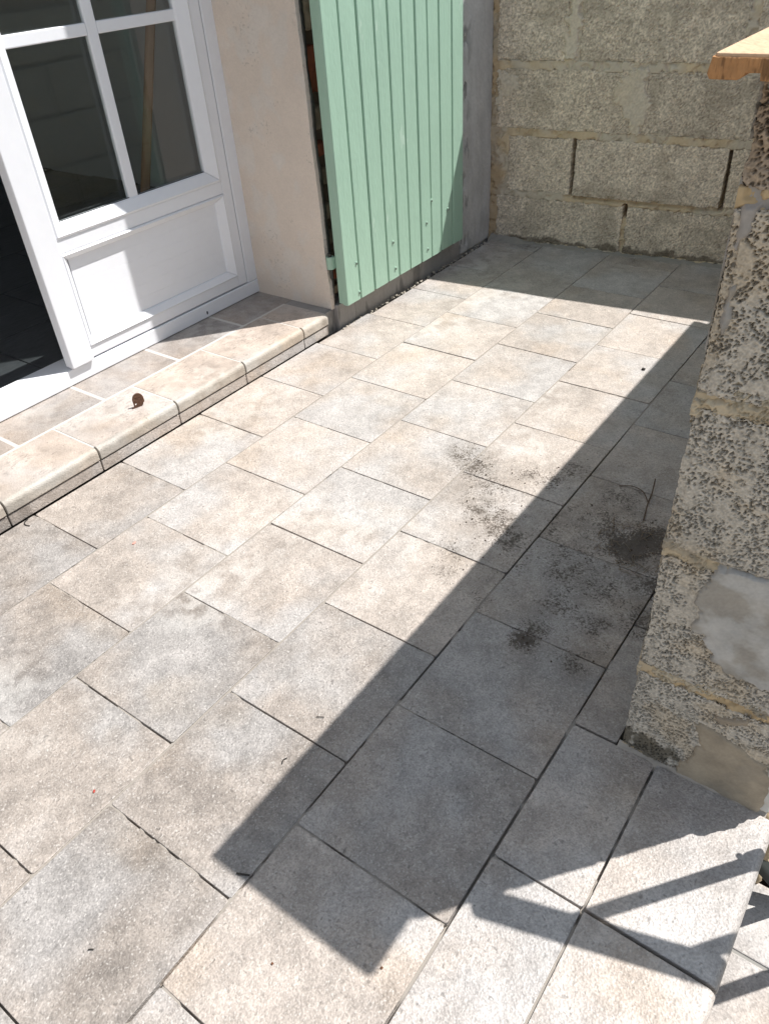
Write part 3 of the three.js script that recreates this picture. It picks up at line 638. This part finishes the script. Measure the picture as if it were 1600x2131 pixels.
/* ------------------------------------------------------------------ the tiled step in front of the door */
{
  const st = thing('door_step', 'low tiled step with rounded beige edge in front of the white door', 'step');
  const grout = std({ color: lin(0.54, 0.52, 0.485), roughness: 0.95 });
  part('step_core', box(-1.83, -1.4995, 0.0, 0.0545, -1.6643, 0.3), std({ color: lin(0.26, 0.24, 0.21), roughness: 1 }), st);
  part('step_grout', box(-1.805, -1.4925, 0.0546, 0.0643, -1.6636, 0.3, 0.0005), grout, st);
  part('step_grout', box(-1.805, -1.66, 0.0546, 0.0642, -1.711, -1.6637, 0.0005), grout, st);
  const nz = [0.19, -0.059, -0.307, -0.555, -0.804, -1.0515, -1.2985, -1.5465, -1.663];
  for (let i = 0; i + 1 < nz.length; i++) {
    const s = new THREE.Shape(), a = -1.6480, f = -1.4785, t = 0.0645, b = 0.0335, r = 0.0125;
    s.moveTo(a, b); s.lineTo(f - 0.003, b); s.quadraticCurveTo(f, b, f, b + 0.003); s.lineTo(f, t - r); s.absarc(f - r, t - r, r, 0, Math.PI / 2, false); s.lineTo(a, t); s.closePath();
    const L = nz[i] - nz[i + 1] - 0.0045, g = new THREE.ExtrudeGeometry(s, { depth: L - 0.002, bevelEnabled: true, bevelThickness: 0.001, bevelSize: 0.0008, bevelSegments: 1, curveSegments: 6 }).translate(0, 0, nz[i + 1] + 0.0032);
    part('nosing_tile', stepGlaze.uv(g), stepGlaze.m, st);
    const rz = rng(i + 3)() * 0.002;
    part('riser_tile', nearGlaze.uv(box(-1.4995, -1.4802 - rz * 0.6, 0.001, 0.0292, nz[i + 1] + 0.0016, nz[i] - 0.0016, 0.0014)), nz[i] > -1 ? nearGlaze.m : farGlaze.m, st);
    if (nz[i] <= -1) farGlaze.uv(st.children[st.children.length - 1].geometry);
  }
  const iz = [0.056, -0.199, -0.454, -0.7095, -0.965, -1.2207, -1.4759, -1.7105];
  for (let i = 0; i + 1 < iz.length; i++) part('tile', stepGlaze.uv(prism([[-1.803, iz[i] - 0.0035], [-1.6580, iz[i] - 0.0035], [-1.6580, iz[i + 1] + 0.0035], [-1.803, iz[i + 1] + 0.0035]], 0.0547, 0.0644, 0.0014)), stepGlaze.m, st);
}

/* ------------------------------------------------------------------ the white french door */
{
  const dr = thing('french_door', 'white glazed french door with crossbars, one leaf closed', 'door');
  const pv = texture(256, 256, (i, j, o) => { const u = i / 256, v = j / 256, f = wrapNoise(u, v, 3, 3, 3, 5), s = wrapNoise(u, v, 64, 64, 5, 2), k = (0.965 + 0.06 * f) * (0.985 + 0.03 * s); o[0] = 0.77 * k; o[1] = 0.785 * k; o[2] = 0.82 * k; o[3] = s; });
  const white = new THREE.MeshPhysicalMaterial({ map: pv[0], bumpMap: pv[1], bumpScale: 0.0001, roughness: 0.38 });
  const seal = std({ color: lin(0.02, 0.02, 0.022), roughness: 0.6 });
  const glass = new THREE.MeshPhysicalMaterial({ color: lin(0.86, 0.90, 0.89), transmission: 1, thickness: 0, roughness: 0.01, ior: 1.7 });
  const P = (n, parent, ...b) => part(n, box(...b), white, parent);
  // fixed frame
  P('jamb', dr, -1.87, -1.7975, 0.1085, 2.10, -1.7055, -1.6585, 0.003);
  P('jamb', dr, -1.87, -1.7975, 0.1085, 2.10, -0.3005, -0.2535, 0.003);
  P('head', dr, -1.87, -1.7975, 2.1005, 2.158, -1.7055, -0.2535, 0.003);
  P('threshold', dr, -1.88, -1.7965, 0.066, 0.108, -1.7055, -0.2535, 0.003);
  part('drain_hole', new THREE.CylinderGeometry(0.0028, 0.0028, 0.004, 10).rotateZ(Math.PI / 2).scale(1, 2.0, 1).translate(-1.7978, 0.081, -1.469), seal, dr);
  part('weather_seal', box(-1.862, -1.8105, 0.1082, 2.10, -1.6583, -1.6562), seal, dr);
  // a leaf: its hinge edge at z = 0, seen face at x = 0, it runs to +z
  const leaf = new THREE.Group(); leaf.name = 'leaf';
  const wd = 0.676, y0 = 0.112, y1 = 2.096, face = 0, back = -0.06;
  const X = (z) => z + 1.6560;                       // world z of the closed leaf to its own z
  P('stile', leaf, back, face, y0, y1, 0.0003, X(-1.6215), 0.002);
  P('stile', leaf, back, face, y0, y1, X(-1.0525), wd - 0.03, 0.002);
  P('cover_strip', leaf, -0.02, 0.013, y0 - 0.001, y1 - 0.004, X(-1.0495), X(-0.981), 0.003);
  P('rail', leaf, back, face - 0.0005, y0 + 0.0005, 0.144, X(-1.6212), X(-1.0528), 0.002);
  P('rail', leaf, back, face - 0.0005, 0.3915, 0.4265, X(-1.6212), X(-1.0528), 0.002);
  P('rail', leaf, back, face - 0.0005, 2.035, y1 - 0.0005, X(-1.6212), X(-1.0528), 0.002);
  // mitred beads, sloping in towards the glass or the panel
  const bead = (za, zb, ya, yb, w, w2, xo, xi) => {
    const O = [[za, ya], [zb, ya], [zb, yb], [za, yb]], I = [[za + w2, ya + w], [zb - w, ya + w], [zb - w, yb - w], [za + w2, yb - w]];
    for (let k = 0; k < 4; k++) {
      const n = (k + 1) % 4, e = 0.0006, A = O[k], B = O[n], C = I[n], E = I[k], dx = Math.sign(B[0] - A[0]) * e, dy = Math.sign(B[1] - A[1]) * e;
      const q = [[A[0] + dx, A[1] + dy, xo], [B[0] - dx, B[1] - dy, xo], [C[0] - dx, C[1] - dy, xi], [E[0] + dx, E[1] + dy, xi]];
      const mid = q.map((p, i) => i < 2 ? [mix(p[0], q[3 - i][0], 0.18), mix(p[1], q[3 - i][1], 0.18), xo + 0.0035] : [mix(p[0], q[3 - i][0], 0.10), mix(p[1], q[3 - i][1], 0.10), xi + 0.004]);
      const rows_ = [[q[0], q[1]], [mid[0], mid[1]], [mid[3], mid[2]], [q[3], q[2]], [[...q[3].slice(0, 2), xi - 0.012], [...q[2].slice(0, 2), xi - 0.012]], [[...q[0].slice(0, 2), xi - 0.012], [...q[1].slice(0, 2), xi - 0.012]]];
      const pos = []; for (const [a, b] of rows_) pos.push(a[2], a[1], a[0], b[2], b[1], b[0]);
      const idx = []; for (let i = 0; i < 6; i++) { const a = 2 * i, b = 2 * ((i + 1) % 6); idx.push(a, a + 1, b + 1, a, b + 1, b); }
      idx.push(0, 2, 4, 0, 4, 6, 0, 6, 8, 0, 8, 10, 1, 5, 3, 1, 7, 5, 1, 9, 7, 1, 11, 9);
      const g = new THREE.BufferGeometry(); g.setAttribute('position', new THREE.Float32BufferAttribute(pos, 3)); g.setIndex(idx);
      const gg = metric(g.toNonIndexed(), 1); gg.computeVertexNormals();
      const m = part('glazing_bead', gg, white, leaf); m.material = whiteTwo;
    }
  };
  const whiteTwo = white.clone(); whiteTwo.side = THREE.DoubleSide;
  bead(X(-1.6208), X(-1.0532), 0.4270, 2.0345, 0.0335, 0.0425, 0.0012, -0.014);
  bead(X(-1.6208), X(-1.0532), 0.1445, 0.3910, 0.0200, 0.0285, 0.0012, -0.012);
  // panes between the bars
  const zs = [[X(-1.5800), X(-1.3355)], [X(-1.3085), X(-1.0850)]], ys = [[0.4585, 0.8295], [0.8535, 1.2235], [1.2475, 1.6175], [1.6415, 2.004]];
  for (const [a, b] of zs) for (const [c, d] of ys) part('pane', new THREE.PlaneGeometry(b - a + 0.012, d - c + 0.012).rotateY(Math.PI / 2).translate(-0.0205, (c + d) / 2, (a + b) / 2), glass, leaf);
  for (const [a, b] of zs) part('inner_pane', new THREE.PlaneGeometry(b - a + 0.012, 1.57).rotateY(Math.PI / 2).translate(-0.0365, 1.232, (a + b) / 2), glass, leaf);
  const bar = (n, za, zb, ya, yb) => P(n, leaf, -0.030, -0.0145, ya, yb, za, zb, 0.003);
  bar('muntin', X(-1.3368), X(-1.3068), 0.456, 2.008);
  for (let k = 0; k < 3; k++) { bar('muntin', X(-1.582), X(-1.3372), ys[k][1] - 0.001, ys[k + 1][0] + 0.001); bar('muntin', X(-1.3064), X(-1.083), ys[k][1] - 0.001, ys[k + 1][0] + 0.001); }
  for (const [a, b, c, d] of [[X(-1.5825), X(-1.5795), 0.458, 2.004], [X(-1.087), X(-1.0842), 0.458, 2.004]]) part('gasket', box(-0.0195, -0.0155, c, d, a, b), seal, leaf);
  part('gasket', box(-0.0195, -0.0155, 0.4575, 0.4615, X(-1.5795), X(-1.087)), seal, leaf);
  // the lower panel of tongued boards
  for (let k = 0; k < 6; k++) P('panel_board', leaf, -0.034, -0.0145, 0.1635 + k * 0.0356 + 0.00003, 0.1635 + (k + 1) * 0.0356 - 0.00003, X(-1.597), X(-1.078), 0.0003);
  leaf.position.set(-1.7985, 0, -1.6560);
  dr.add(leaf);
  const second = leaf.clone(); second.name = 'leaf'; second.position.set(-1.87, 0, -0.305); second.rotation.y = -94 * D; dr.add(second);
  second.userData.label = 'leaf standing open into the room';
}

/* ------------------------------------------------------------------ the green shutter folded against the facade */
{
  const sh = thing('shutter', 'pale green board shutter folded back against the house wall', 'shutter', [-1.436, 0.083, -1.709]);
  const gr = texture(512, 512, (i, j, o) => {
    const u = i / 512, v = j / 512, f = wrapNoise(u, v, 4, 3, 3, 4), s = wrapNoise(u, v, 90, 40, 5, 3), t = wrapNoise(u, v, 60, 3, 6, 3), k = (0.93 + 0.14 * f) * (0.965 + 0.07 * s) * (0.97 + 0.06 * t);
    const scuff = sstep(0.70, 0.76, wrapNoise(u, v, 22, 9, 9, 3)) * sstep(0.55, 0.7, wrapNoise(u, v, 5, 5, 10, 2)) * 0.35;
    o[0] = mix(0.325 * k, 0.55, scuff); o[1] = mix(0.485 * k, 0.66, scuff); o[2] = mix(0.378 * k, 0.57, scuff); o[3] = 0.4 * s + 0.4 * t + 0.2 * f;
  });
  const green = std({ map: gr[0], bumpMap: gr[1], bumpScale: 0.0013, roughness: 0.55 });
  const e = [0, 0.0685, 0.142, 0.2145, 0.2765, 0.3405, 0.4075, 0.4695, 0.5325, 0.6045, 0.671], top = 2.06, g = 0.0028;
  const G = (n, ...b) => part(n, box(...b), green, sh);
  for (let i = 0; i < 10; i++) {
    const a = e[i] + (i ? g : 0), b = e[i + 1] - (i < 9 ? g : 0), lift = (h3(i, 4, 8) - 0.5) * 0.0016, low = (h3(i, 2, 9) - 0.5) * 0.003;
    const s = new THREE.Shape(), c = 0.0022, d = -0.016;
    // seen from above: x out of the wall, the groove edges bevelled
    s.moveTo(d, -a); s.lineTo(-c + lift, -a); s.lineTo(lift, -a - c); s.lineTo(lift, -b + c); s.lineTo(-c + lift, -b); s.lineTo(d, -b); s.closePath();
    const q = new THREE.ExtrudeGeometry(s, { depth: top - low, bevelEnabled: false }).rotateX(-Math.PI / 2);
    // shape (x, y) became x, z = -y: put it so that boards run to -z
    q.scale(1, 1, -1).translate(0, low, 0);
    const p = q.index ? q.toNonIndexed() : q, at = p.attributes.position.array;
    for (let t = 0; t < at.length; t += 9) for (let m = 0; m < 3; m++) { const w = at[t + 3 + m]; at[t + 3 + m] = at[t + 6 + m]; at[t + 6 + m] = w; }
    p.computeVertexNormals();
    const bd = part('board', metric(p.translate(0, 0, 0), 0.5), green, sh);
  }
  G('back_panel', -0.033, -0.0105, 0.002, top - 0.002, -0.6695, -0.001, 0.0015);
  const iron = std({ color: lin(0.10, 0.12, 0.10), roughness: 0.6 });
  const screw = new THREE.SphereGeometry(0.0048, 12, 8).scale(0.55, 1.15, 1);
  const recess = new THREE.CylinderGeometry(0.0042, 0.0042, 0.0012, 12).rotateZ(Math.PI / 2);
  for (const [z, y] of [[-1.766, 0.197], [-1.9557, 0.2011], [-2.1467, 0.2054], [-2.2792, 0.2138], [-1.7692, 0.1052], [-1.9623, 0.1156], [-2.1509, 0.1182], [-2.1787, 0.268]]) {
    const s = part('screw', screw, green, sh); s.position.set(0.0008, y - 0.083, z + 1.709);
    const k = part('screw_slot', recess, iron, s); k.position.set(0.0022, -0.0022, 0); k.scale.set(1, 0.8, 0.75);
  }
  // hinge: knuckle on its pin beside the near edge, strap behind the boards
  const h = part('hinge', mergeGeometries([new THREE.CylinderGeometry(0.0115, 0.0115, 0.036, 20).translate(-0.045, 0.128, 0.0075).toNonIndexed(), new THREE.BoxGeometry(0.004, 0.034, 0.08).translate(-0.0355, 0.128, -0.03).toNonIndexed()]), green, sh);
  part('pin', new THREE.CylinderGeometry(0.0055, 0.0055, 0.075, 12).translate(-0.045, 0.118, 0.0075), std({ color: lin(0.05, 0.05, 0.045), roughness: 0.5, metalness: 0.5 }), h);
}

/* ------------------------------------------------------------------ handrail of the garden steps, out of the picture: its shadow falls on the tiles */
{
  const hr = thing('handrail', 'dark metal handrail with upright bars beside the garden steps', 'handrail', [0.04, 0, -0.745]);
  const iron = std({ color: lin(0.06, 0.065, 0.06), roughness: 0.5, metalness: 0.6 });
  const k = 0.848, y = (x) => 0.655 - k * (x - 0.04);
  const rail = (n, xa, xb, dy, r) => {
    const L = Math.hypot(xb - xa, (xb - xa) * k);
    part(n, new RoundedBoxGeometry(L, r * 2, r * 2, 3, r * 0.6).rotateZ(-Math.atan(k)).translate((xa + xb) / 2 - 0.04, y((xa + xb) / 2) + dy, 0), iron, hr);
  };
  rail('top_rail', 0.030, 0.78, 0, 0.0172);
  rail('bottom_rail', 0.030, 0.70, -0.757, 0.0095);
  for (const [i, x] of [0.106, 0.206, 0.40, 0.50, 0.60, 0.70].entries()) {
    const a = y(x) - 0.757, b = y(x);
    part('baluster', new THREE.CylinderGeometry(0.0098, 0.0098, b - a, 14).translate(x - 0.04, (a + b) / 2, 0), iron, hr);
    if (i === 0) part('collar', mergeGeometries([new THREE.SphereGeometry(0.0045, 12, 8).translate(x - 0.04 - 0.012, 0.177, -0.005), new THREE.CylinderGeometry(0.0115, 0.0115, 0.03, 14).translate(x - 0.04 - 0.002, 0.151, -0.003)]), iron, hr);
  }
  for (const x of [0.44, 0.68]) { const f = x < 0.5 ? -0.35 : -0.525; part('post', new THREE.CylinderGeometry(0.011, 0.011, y(x) - f, 14).translate(x - 0.04, (y(x) + f) / 2, 0), iron, hr); }
}

/* ------------------------------------------------------------------ planting bed beside the low wall, below the terrace */
{
  const pl = thing('planter', 'wooden planting bed beside the low wall, coloured dark for the shaded hollow', 'planter', [0.045, -0.43, -0.868]);
  const wood = texture(256, 128, (i, j, o) => { const u = i / 256, v = j / 128, f = wrapNoise(u, v, 3, 22, 3, 4), k = 0.6 + 0.8 * f; o[0] = 0.060 * k; o[1] = 0.038 * k; o[2] = 0.022 * k; o[3] = f; });  // very dark brown stands in for the shaded hollow past the tread
  const wm = std({ map: wood[0], bumpMap: wood[1], bumpScale: 0.003, roughness: 0.85 });
  for (let k = 0; k < 4; k++) part('board', metric(box(0, 0.6, k * 0.1, k * 0.1 + 0.097, 0, 0.018, 0.003), 0.3), wm, pl);
  const g = new THREE.PlaneGeometry(0.60, 0.5, 70, 56).rotateX(-Math.PI / 2).translate(0.30, 0.38, -0.25), p = g.attributes.position;
  for (let i = 0; i < p.count; i++) p.setY(i, p.getY(i) + (fbm(p.getX(i) * 40, p.getZ(i) * 40, 4, 4) - 0.4) * 0.03);
  g.computeVertexNormals();
  const so = part('soil', g, std({ color: lin(0.42, 0.31, 0.19), roughness: 1 }), pl); so.userData.kind = 'stuff';
  part('bed_core', box(0, 0.6, -0.3, 0.36, -0.5, -0.002), soilMat, pl);
  // sandy lump of earth at the corner of the wall, between the terrace and the bed
  const lump = part('earth_lump', roughBox(0.036, 0.062, -0.6, -0.016, -0.86, -0.7475, 0.005, 0.01, (x, y, z) => (fbm3(x * 70, y * 70, z * 70) - 0.5) * 0.016, (x, y, z) => { const f = 0.7 + 0.6 * fbm(x * 120 + y * 90, z * 120, 3, 3); return [0.46 * f, 0.36 * f, 0.23 * f]; }, 'xXyYzZ'), blockMat, scene);
  tag(lump, 'sandy lump of earth at the foot of the low wall corner', 'earth');
  const rg = rng(12), geos = [];
  for (let i = 0; i < 45; i++) {
    const x = -0.007 + rg() * 0.024, z = 0.012 + rg() * 0.10, a = rg() * 6.28, l = 0.008 + rg() * 0.018;
    geos.push(tube([V3(x, 0.403, z), V3(x + Math.cos(a) * l * 0.4, 0.416 + rg() * 0.008, z + Math.sin(a) * l * 0.4), V3(x + Math.cos(a) * l, 0.413 + rg() * 0.012, z + Math.sin(a) * l)], 0.0009, 6, 4));
  }
  const dg = part('dry_grass', mergeGeometries(geos), std({ color: lin(0.50, 0.39, 0.22), roughness: 0.9 }), scene);
  dg.position.copy(pl.position); dg.userData = { kind: 'stuff', label: 'dry straw coloured grass stalks beside the low wall' };
  // one green leaf blade leaning out by the wall
  const s = new THREE.Shape(); s.moveTo(0, 0); s.quadraticCurveTo(0.012, 0.03, 0, 0.07); s.quadraticCurveTo(-0.012, 0.03, 0, 0);
  const lf = part('leaf_blade', new THREE.ExtrudeGeometry(s, { depth: 0.0008, bevelEnabled: false }).rotateZ(-1.9).rotateX(-0.5), std({ color: lin(0.055, 0.085, 0.035), roughness: 0.6 }), scene);
  lf.position.set(0.046, -0.012, -0.765); tag(lf, 'dark green leaf blade at the corner of the low wall', 'leaf');
}

/* ------------------------------------------------------------------ small things */
{
  // wooden pole behind the glass: foot on the room's floor, leaning on the inside corner of the opening
  const wd = texture(64, 512, (i, j, o) => { const u = i / 64, v = j / 512, f = wrapNoise(u, v, 12, 4, 3, 4), k = 0.7 + 0.6 * f; o[0] = 0.26 * k; o[1] = 0.135 * k; o[2] = 0.068 * k; o[3] = f; });
  const a = V3(-1.93, 0.084, -1.322), b = V3(-1.93, 1.115, -1.702), L = a.distanceTo(b);
  const g = new THREE.CylinderGeometry(0.0125, 0.0135, L, 18, 1); g.translate(0, L / 2, 0);
  const po = part('wooden_pole', g, std({ map: wd[0], bumpMap: wd[1], bumpScale: 0.001, roughness: 0.6 }), scene);
  po.position.copy(a); po.quaternion.setFromUnitVectors(V3(0, 1, 0), b.clone().sub(a).normalize());
  tag(po, 'brown wooden pole leaning behind the door glass', 'pole');

  // rusty catch lying upright on the step: rounded plate with a hole, on a small foot
  const rust = texture(128, 128, (i, j, o) => { const u = i / 128, v = j / 128, f = wrapNoise(u, v, 8, 8, 3, 4), k = 0.6 + 0.8 * f; o[0] = 0.125 * k; o[1] = 0.062 * k; o[2] = 0.036 * k; o[3] = f; });
  const rm = std({ map: rust[0], bumpMap: rust[1], bumpScale: 0.002, roughness: 0.9, metalness: 0.15 });
  const ct = thing('rusty_catch', 'small rusty rounded metal catch standing on the beige step edge', 'catch', [-1.5478, 0.0646, -0.990]);
  const s = new THREE.Shape(); s.moveTo(-0.0135, 0); s.lineTo(-0.0145, 0.017); s.absarc(0, 0.0185, 0.0145, Math.PI, 0, true); s.lineTo(0.0145, 0.010); s.lineTo(0.011, 0.008); s.lineTo(0.0085, 0.003); s.lineTo(0.003, 0.004); s.lineTo(0, 0); s.closePath();
  const ho = new THREE.Path(); ho.absarc(-0.0088, 0.0085, 0.0030, 0, Math.PI * 2); s.holes.push(ho);
  part('plate', metric(new THREE.ExtrudeGeometry(s, { depth: 0.0028, bevelEnabled: true, bevelSize: 0.0006, bevelThickness: 0.0006, bevelSegments: 2, curveSegments: 16 }), 0.03), rm, ct);
  part('foot', metric(new THREE.CylinderGeometry(0.0022, 0.0016, 0.026, 10).rotateZ(Math.PI / 2).translate(-0.0075, 0.0014, 0.002), 0.03), rm, ct);
  ct.rotation.y = 70 * D; ct.scale.set(0.95, 1.12, 1);

  // twigs and crumbs on the tiles
  const tw = thing('twig', 'thin forked dry twig on the shaded tiles by the low wall', 'twig', [0, 0, 0]);
  const tm = std({ color: lin(0.11, 0.075, 0.05), roughness: 0.9 });
  part('stem', tube([V3(-0.34, 0.003, -1.274), V3(-0.353, 0.004, -1.332), V3(-0.358, 0.006, -1.368), V3(-0.368, 0.012, -1.411)], 0.0015, 20, 6), tm, tw);
  part('side_shoot', tube([V3(-0.353, 0.004, -1.334), V3(-0.377, 0.006, -1.363), V3(-0.402, 0.004, -1.372), V3(-0.428, 0.002, -1.362)], 0.0011, 20, 6), tm, tw);
  const bit = (pts, r, label) => tag(part('dry_stem', tube(pts.map((p) => V3(...p)), r, 12, 5), std({ color: lin(0.035, 0.03, 0.026), roughness: 0.9 }), scene), label, 'stem');
  bit([[-1.474, 0.0016, -0.590], [-1.468, 0.002, -0.577], [-1.458, 0.0016, -0.574], [-1.448, 0.0016, -0.577]], 0.0012, 'black hooked bit of stem by the foot of the door step');
  bit([[-0.591, 0.0014, -0.530], [-0.586, 0.0018, -0.5325], [-0.580, 0.0014, -0.536]], 0.0007, 'short black bit of stem beside the shadow edge');
  bit([[-0.6045, 0.0014, -0.095], [-0.602, 0.0016, -0.097], [-0.599, 0.0014, -0.099]], 0.0009, 'short dark bit of stem on the nearest sunlit tile');
  bit([[-0.58, 0.0012, -0.446], [-0.582, 0.0016, -0.440], [-0.579, 0.0012, -0.434]], 0.0009, 'tiny curved black stem inside the shadow');
  bit([[-0.517, 0.0014, -0.272], [-0.509, 0.002, -0.275], [-0.500, 0.0014, -0.280]], 0.0013, 'dark bit of stem at the near corner of the shadow');
  const red = std({ color: lin(0.36, 0.05, 0.035), roughness: 0.8 });
  const pet = (x, z, r, label, m = red) => { const g = new THREE.SphereGeometry(r, 10, 6).scale(1, 0.22, 0.6).rotateY(x * 9); const o = part('petal', g, m, scene); o.position.set(x, 0.0012, z); tag(o, label, 'petal'); };
  pet(-0.785, -0.242, 0.0032, 'small red petal on the sunlit tiles');
  pet(-1.20, -0.662, 0.0055, 'faded pink petal on a tile near the step', std({ color: lin(0.55, 0.27, 0.22), roughness: 0.8 }));
  const peb = (x, z, r, c, label) => { const o = part('crumb', roughBox(-r, r, -r * 0.6, r * 0.6, -r, r, r / 3, r * 0.6, (a, b, d) => (fbm3(a * 400 + x * 9, b * 400, d * 400) - 0.5) * r * 0.7, () => c, 'xXyYzZ'), blockMat, scene); o.position.set(x, r * 0.55, z); tag(o, label, 'crumb'); };
  peb(-0.579, -1.895, 0.0048, [0.03, 0.027, 0.024], 'black crumb on the white tiles at the shadow edge');
  peb(-0.40, -0.215, 0.0015, [0.14, 0.06, 0.03], 'rust brown crumb on the near sunlit tile');
  peb(-0.286, -0.287, 0.0016, [0.13, 0.06, 0.03], 'rust brown crumb beside the tip of the shadow');
  // dry needles fallen in the dark dirt
  const rg = rng(21), ng = [];
  for (let i = 0; i < 90; i++) {
    const r = 0.085 * Math.sqrt(rg()), t = rg() * 6.28, x = -0.325 + Math.cos(t) * r * 1.1, z = -1.185 + Math.sin(t) * r, a = rg() * 6.28, l = 0.008 + rg() * 0.022, b = a + (rg() - 0.5);
    if (x > PX0 - 0.01) continue;
    ng.push(tube([V3(x, 0.0018, z), V3(x + Math.cos(a) * l / 2, 0.003, z + Math.sin(a) * l / 2), V3(x + Math.cos(a) * l / 2 + Math.cos(b) * l / 2, 0.0018, z + Math.sin(a) * l / 2 + Math.sin(b) * l / 2)], 0.00055, 5, 4));
  }
  const nd = part('dry_needles', mergeGeometries(ng), std({ color: lin(0.22, 0.17, 0.12), roughness: 0.9 }), scene);
  nd.userData = { kind: 'stuff', label: 'dry needles lying in the dark dirt by the low wall' };
  // crumbs of dark soil where the dirt lies thickest
  const sg = [], sr = rng(61);
  for (const [a, b, r, k] of stains.slice(0, 24)) for (let i = 0; i < 26 * k * k; i++) {
    const q = r * 1.2 * Math.sqrt(sr()), t = sr() * 6.28, x = a + Math.cos(t) * q, z = b + Math.sin(t) * q, c = 0.0006 + sr() * sr() * 0.0021;
    if (x > PX0 - 0.006 || z < -2.5) continue;
    const g = new THREE.IcosahedronGeometry(c, 0), p = g.attributes.position;
    for (let m = 0; m < p.count; m++) { const f = 0.7 + 0.6 * n3(p.getX(m) / c * 2 + i, p.getY(m) / c * 2, p.getZ(m) / c * 2); p.setXYZ(m, p.getX(m) * f, p.getY(m) * f * 0.6, p.getZ(m) * f); }
    sg.push(g.translate(x, 0.0006 + c * 0.3, z));
  }
  const sc = mergeGeometries(sg); sc.computeVertexNormals();
  const sl = part('soil_crumbs', sc, std({ color: lin(0.075, 0.055, 0.04), roughness: 1 }), scene);
  sl.userData = { kind: 'stuff', label: 'crumbs of dark soil on the tiles by the low wall' };
  // crumbs of mortar in the open gap along the foot of the house
  const cg = [], cr = rng(31);
  for (let i = 0; i < 120; i++) {
    const z = -1.70 - cr() * 0.9, r = 0.0016 + cr() * cr() * 0.006, g = new THREE.IcosahedronGeometry(r, 1), p = g.attributes.position, e = i * 1.7;
    for (let q = 0; q < p.count; q++) { const f = 0.75 + 0.5 * n3(p.getX(q) / r + e, p.getY(q) / r, p.getZ(q) / r); p.setXYZ(q, p.getX(q) * f, p.getY(q) * f * 0.8, p.getZ(q) * f); }
    g.translate(-1.468 + (cr() - 0.5) * 0.014, -0.004 + cr() * 0.006, z); cg.push(g);
  }
  const cm = mergeGeometries(cg); cm.computeVertexNormals();
  const mc = part('mortar_crumbs', cm, std({ color: lin(0.42, 0.38, 0.32), roughness: 1 }), scene);
  mc.userData = { kind: 'stuff', label: 'pale mortar crumbs along the foot of the house wall' };
}

renderer.render(scene, camera);
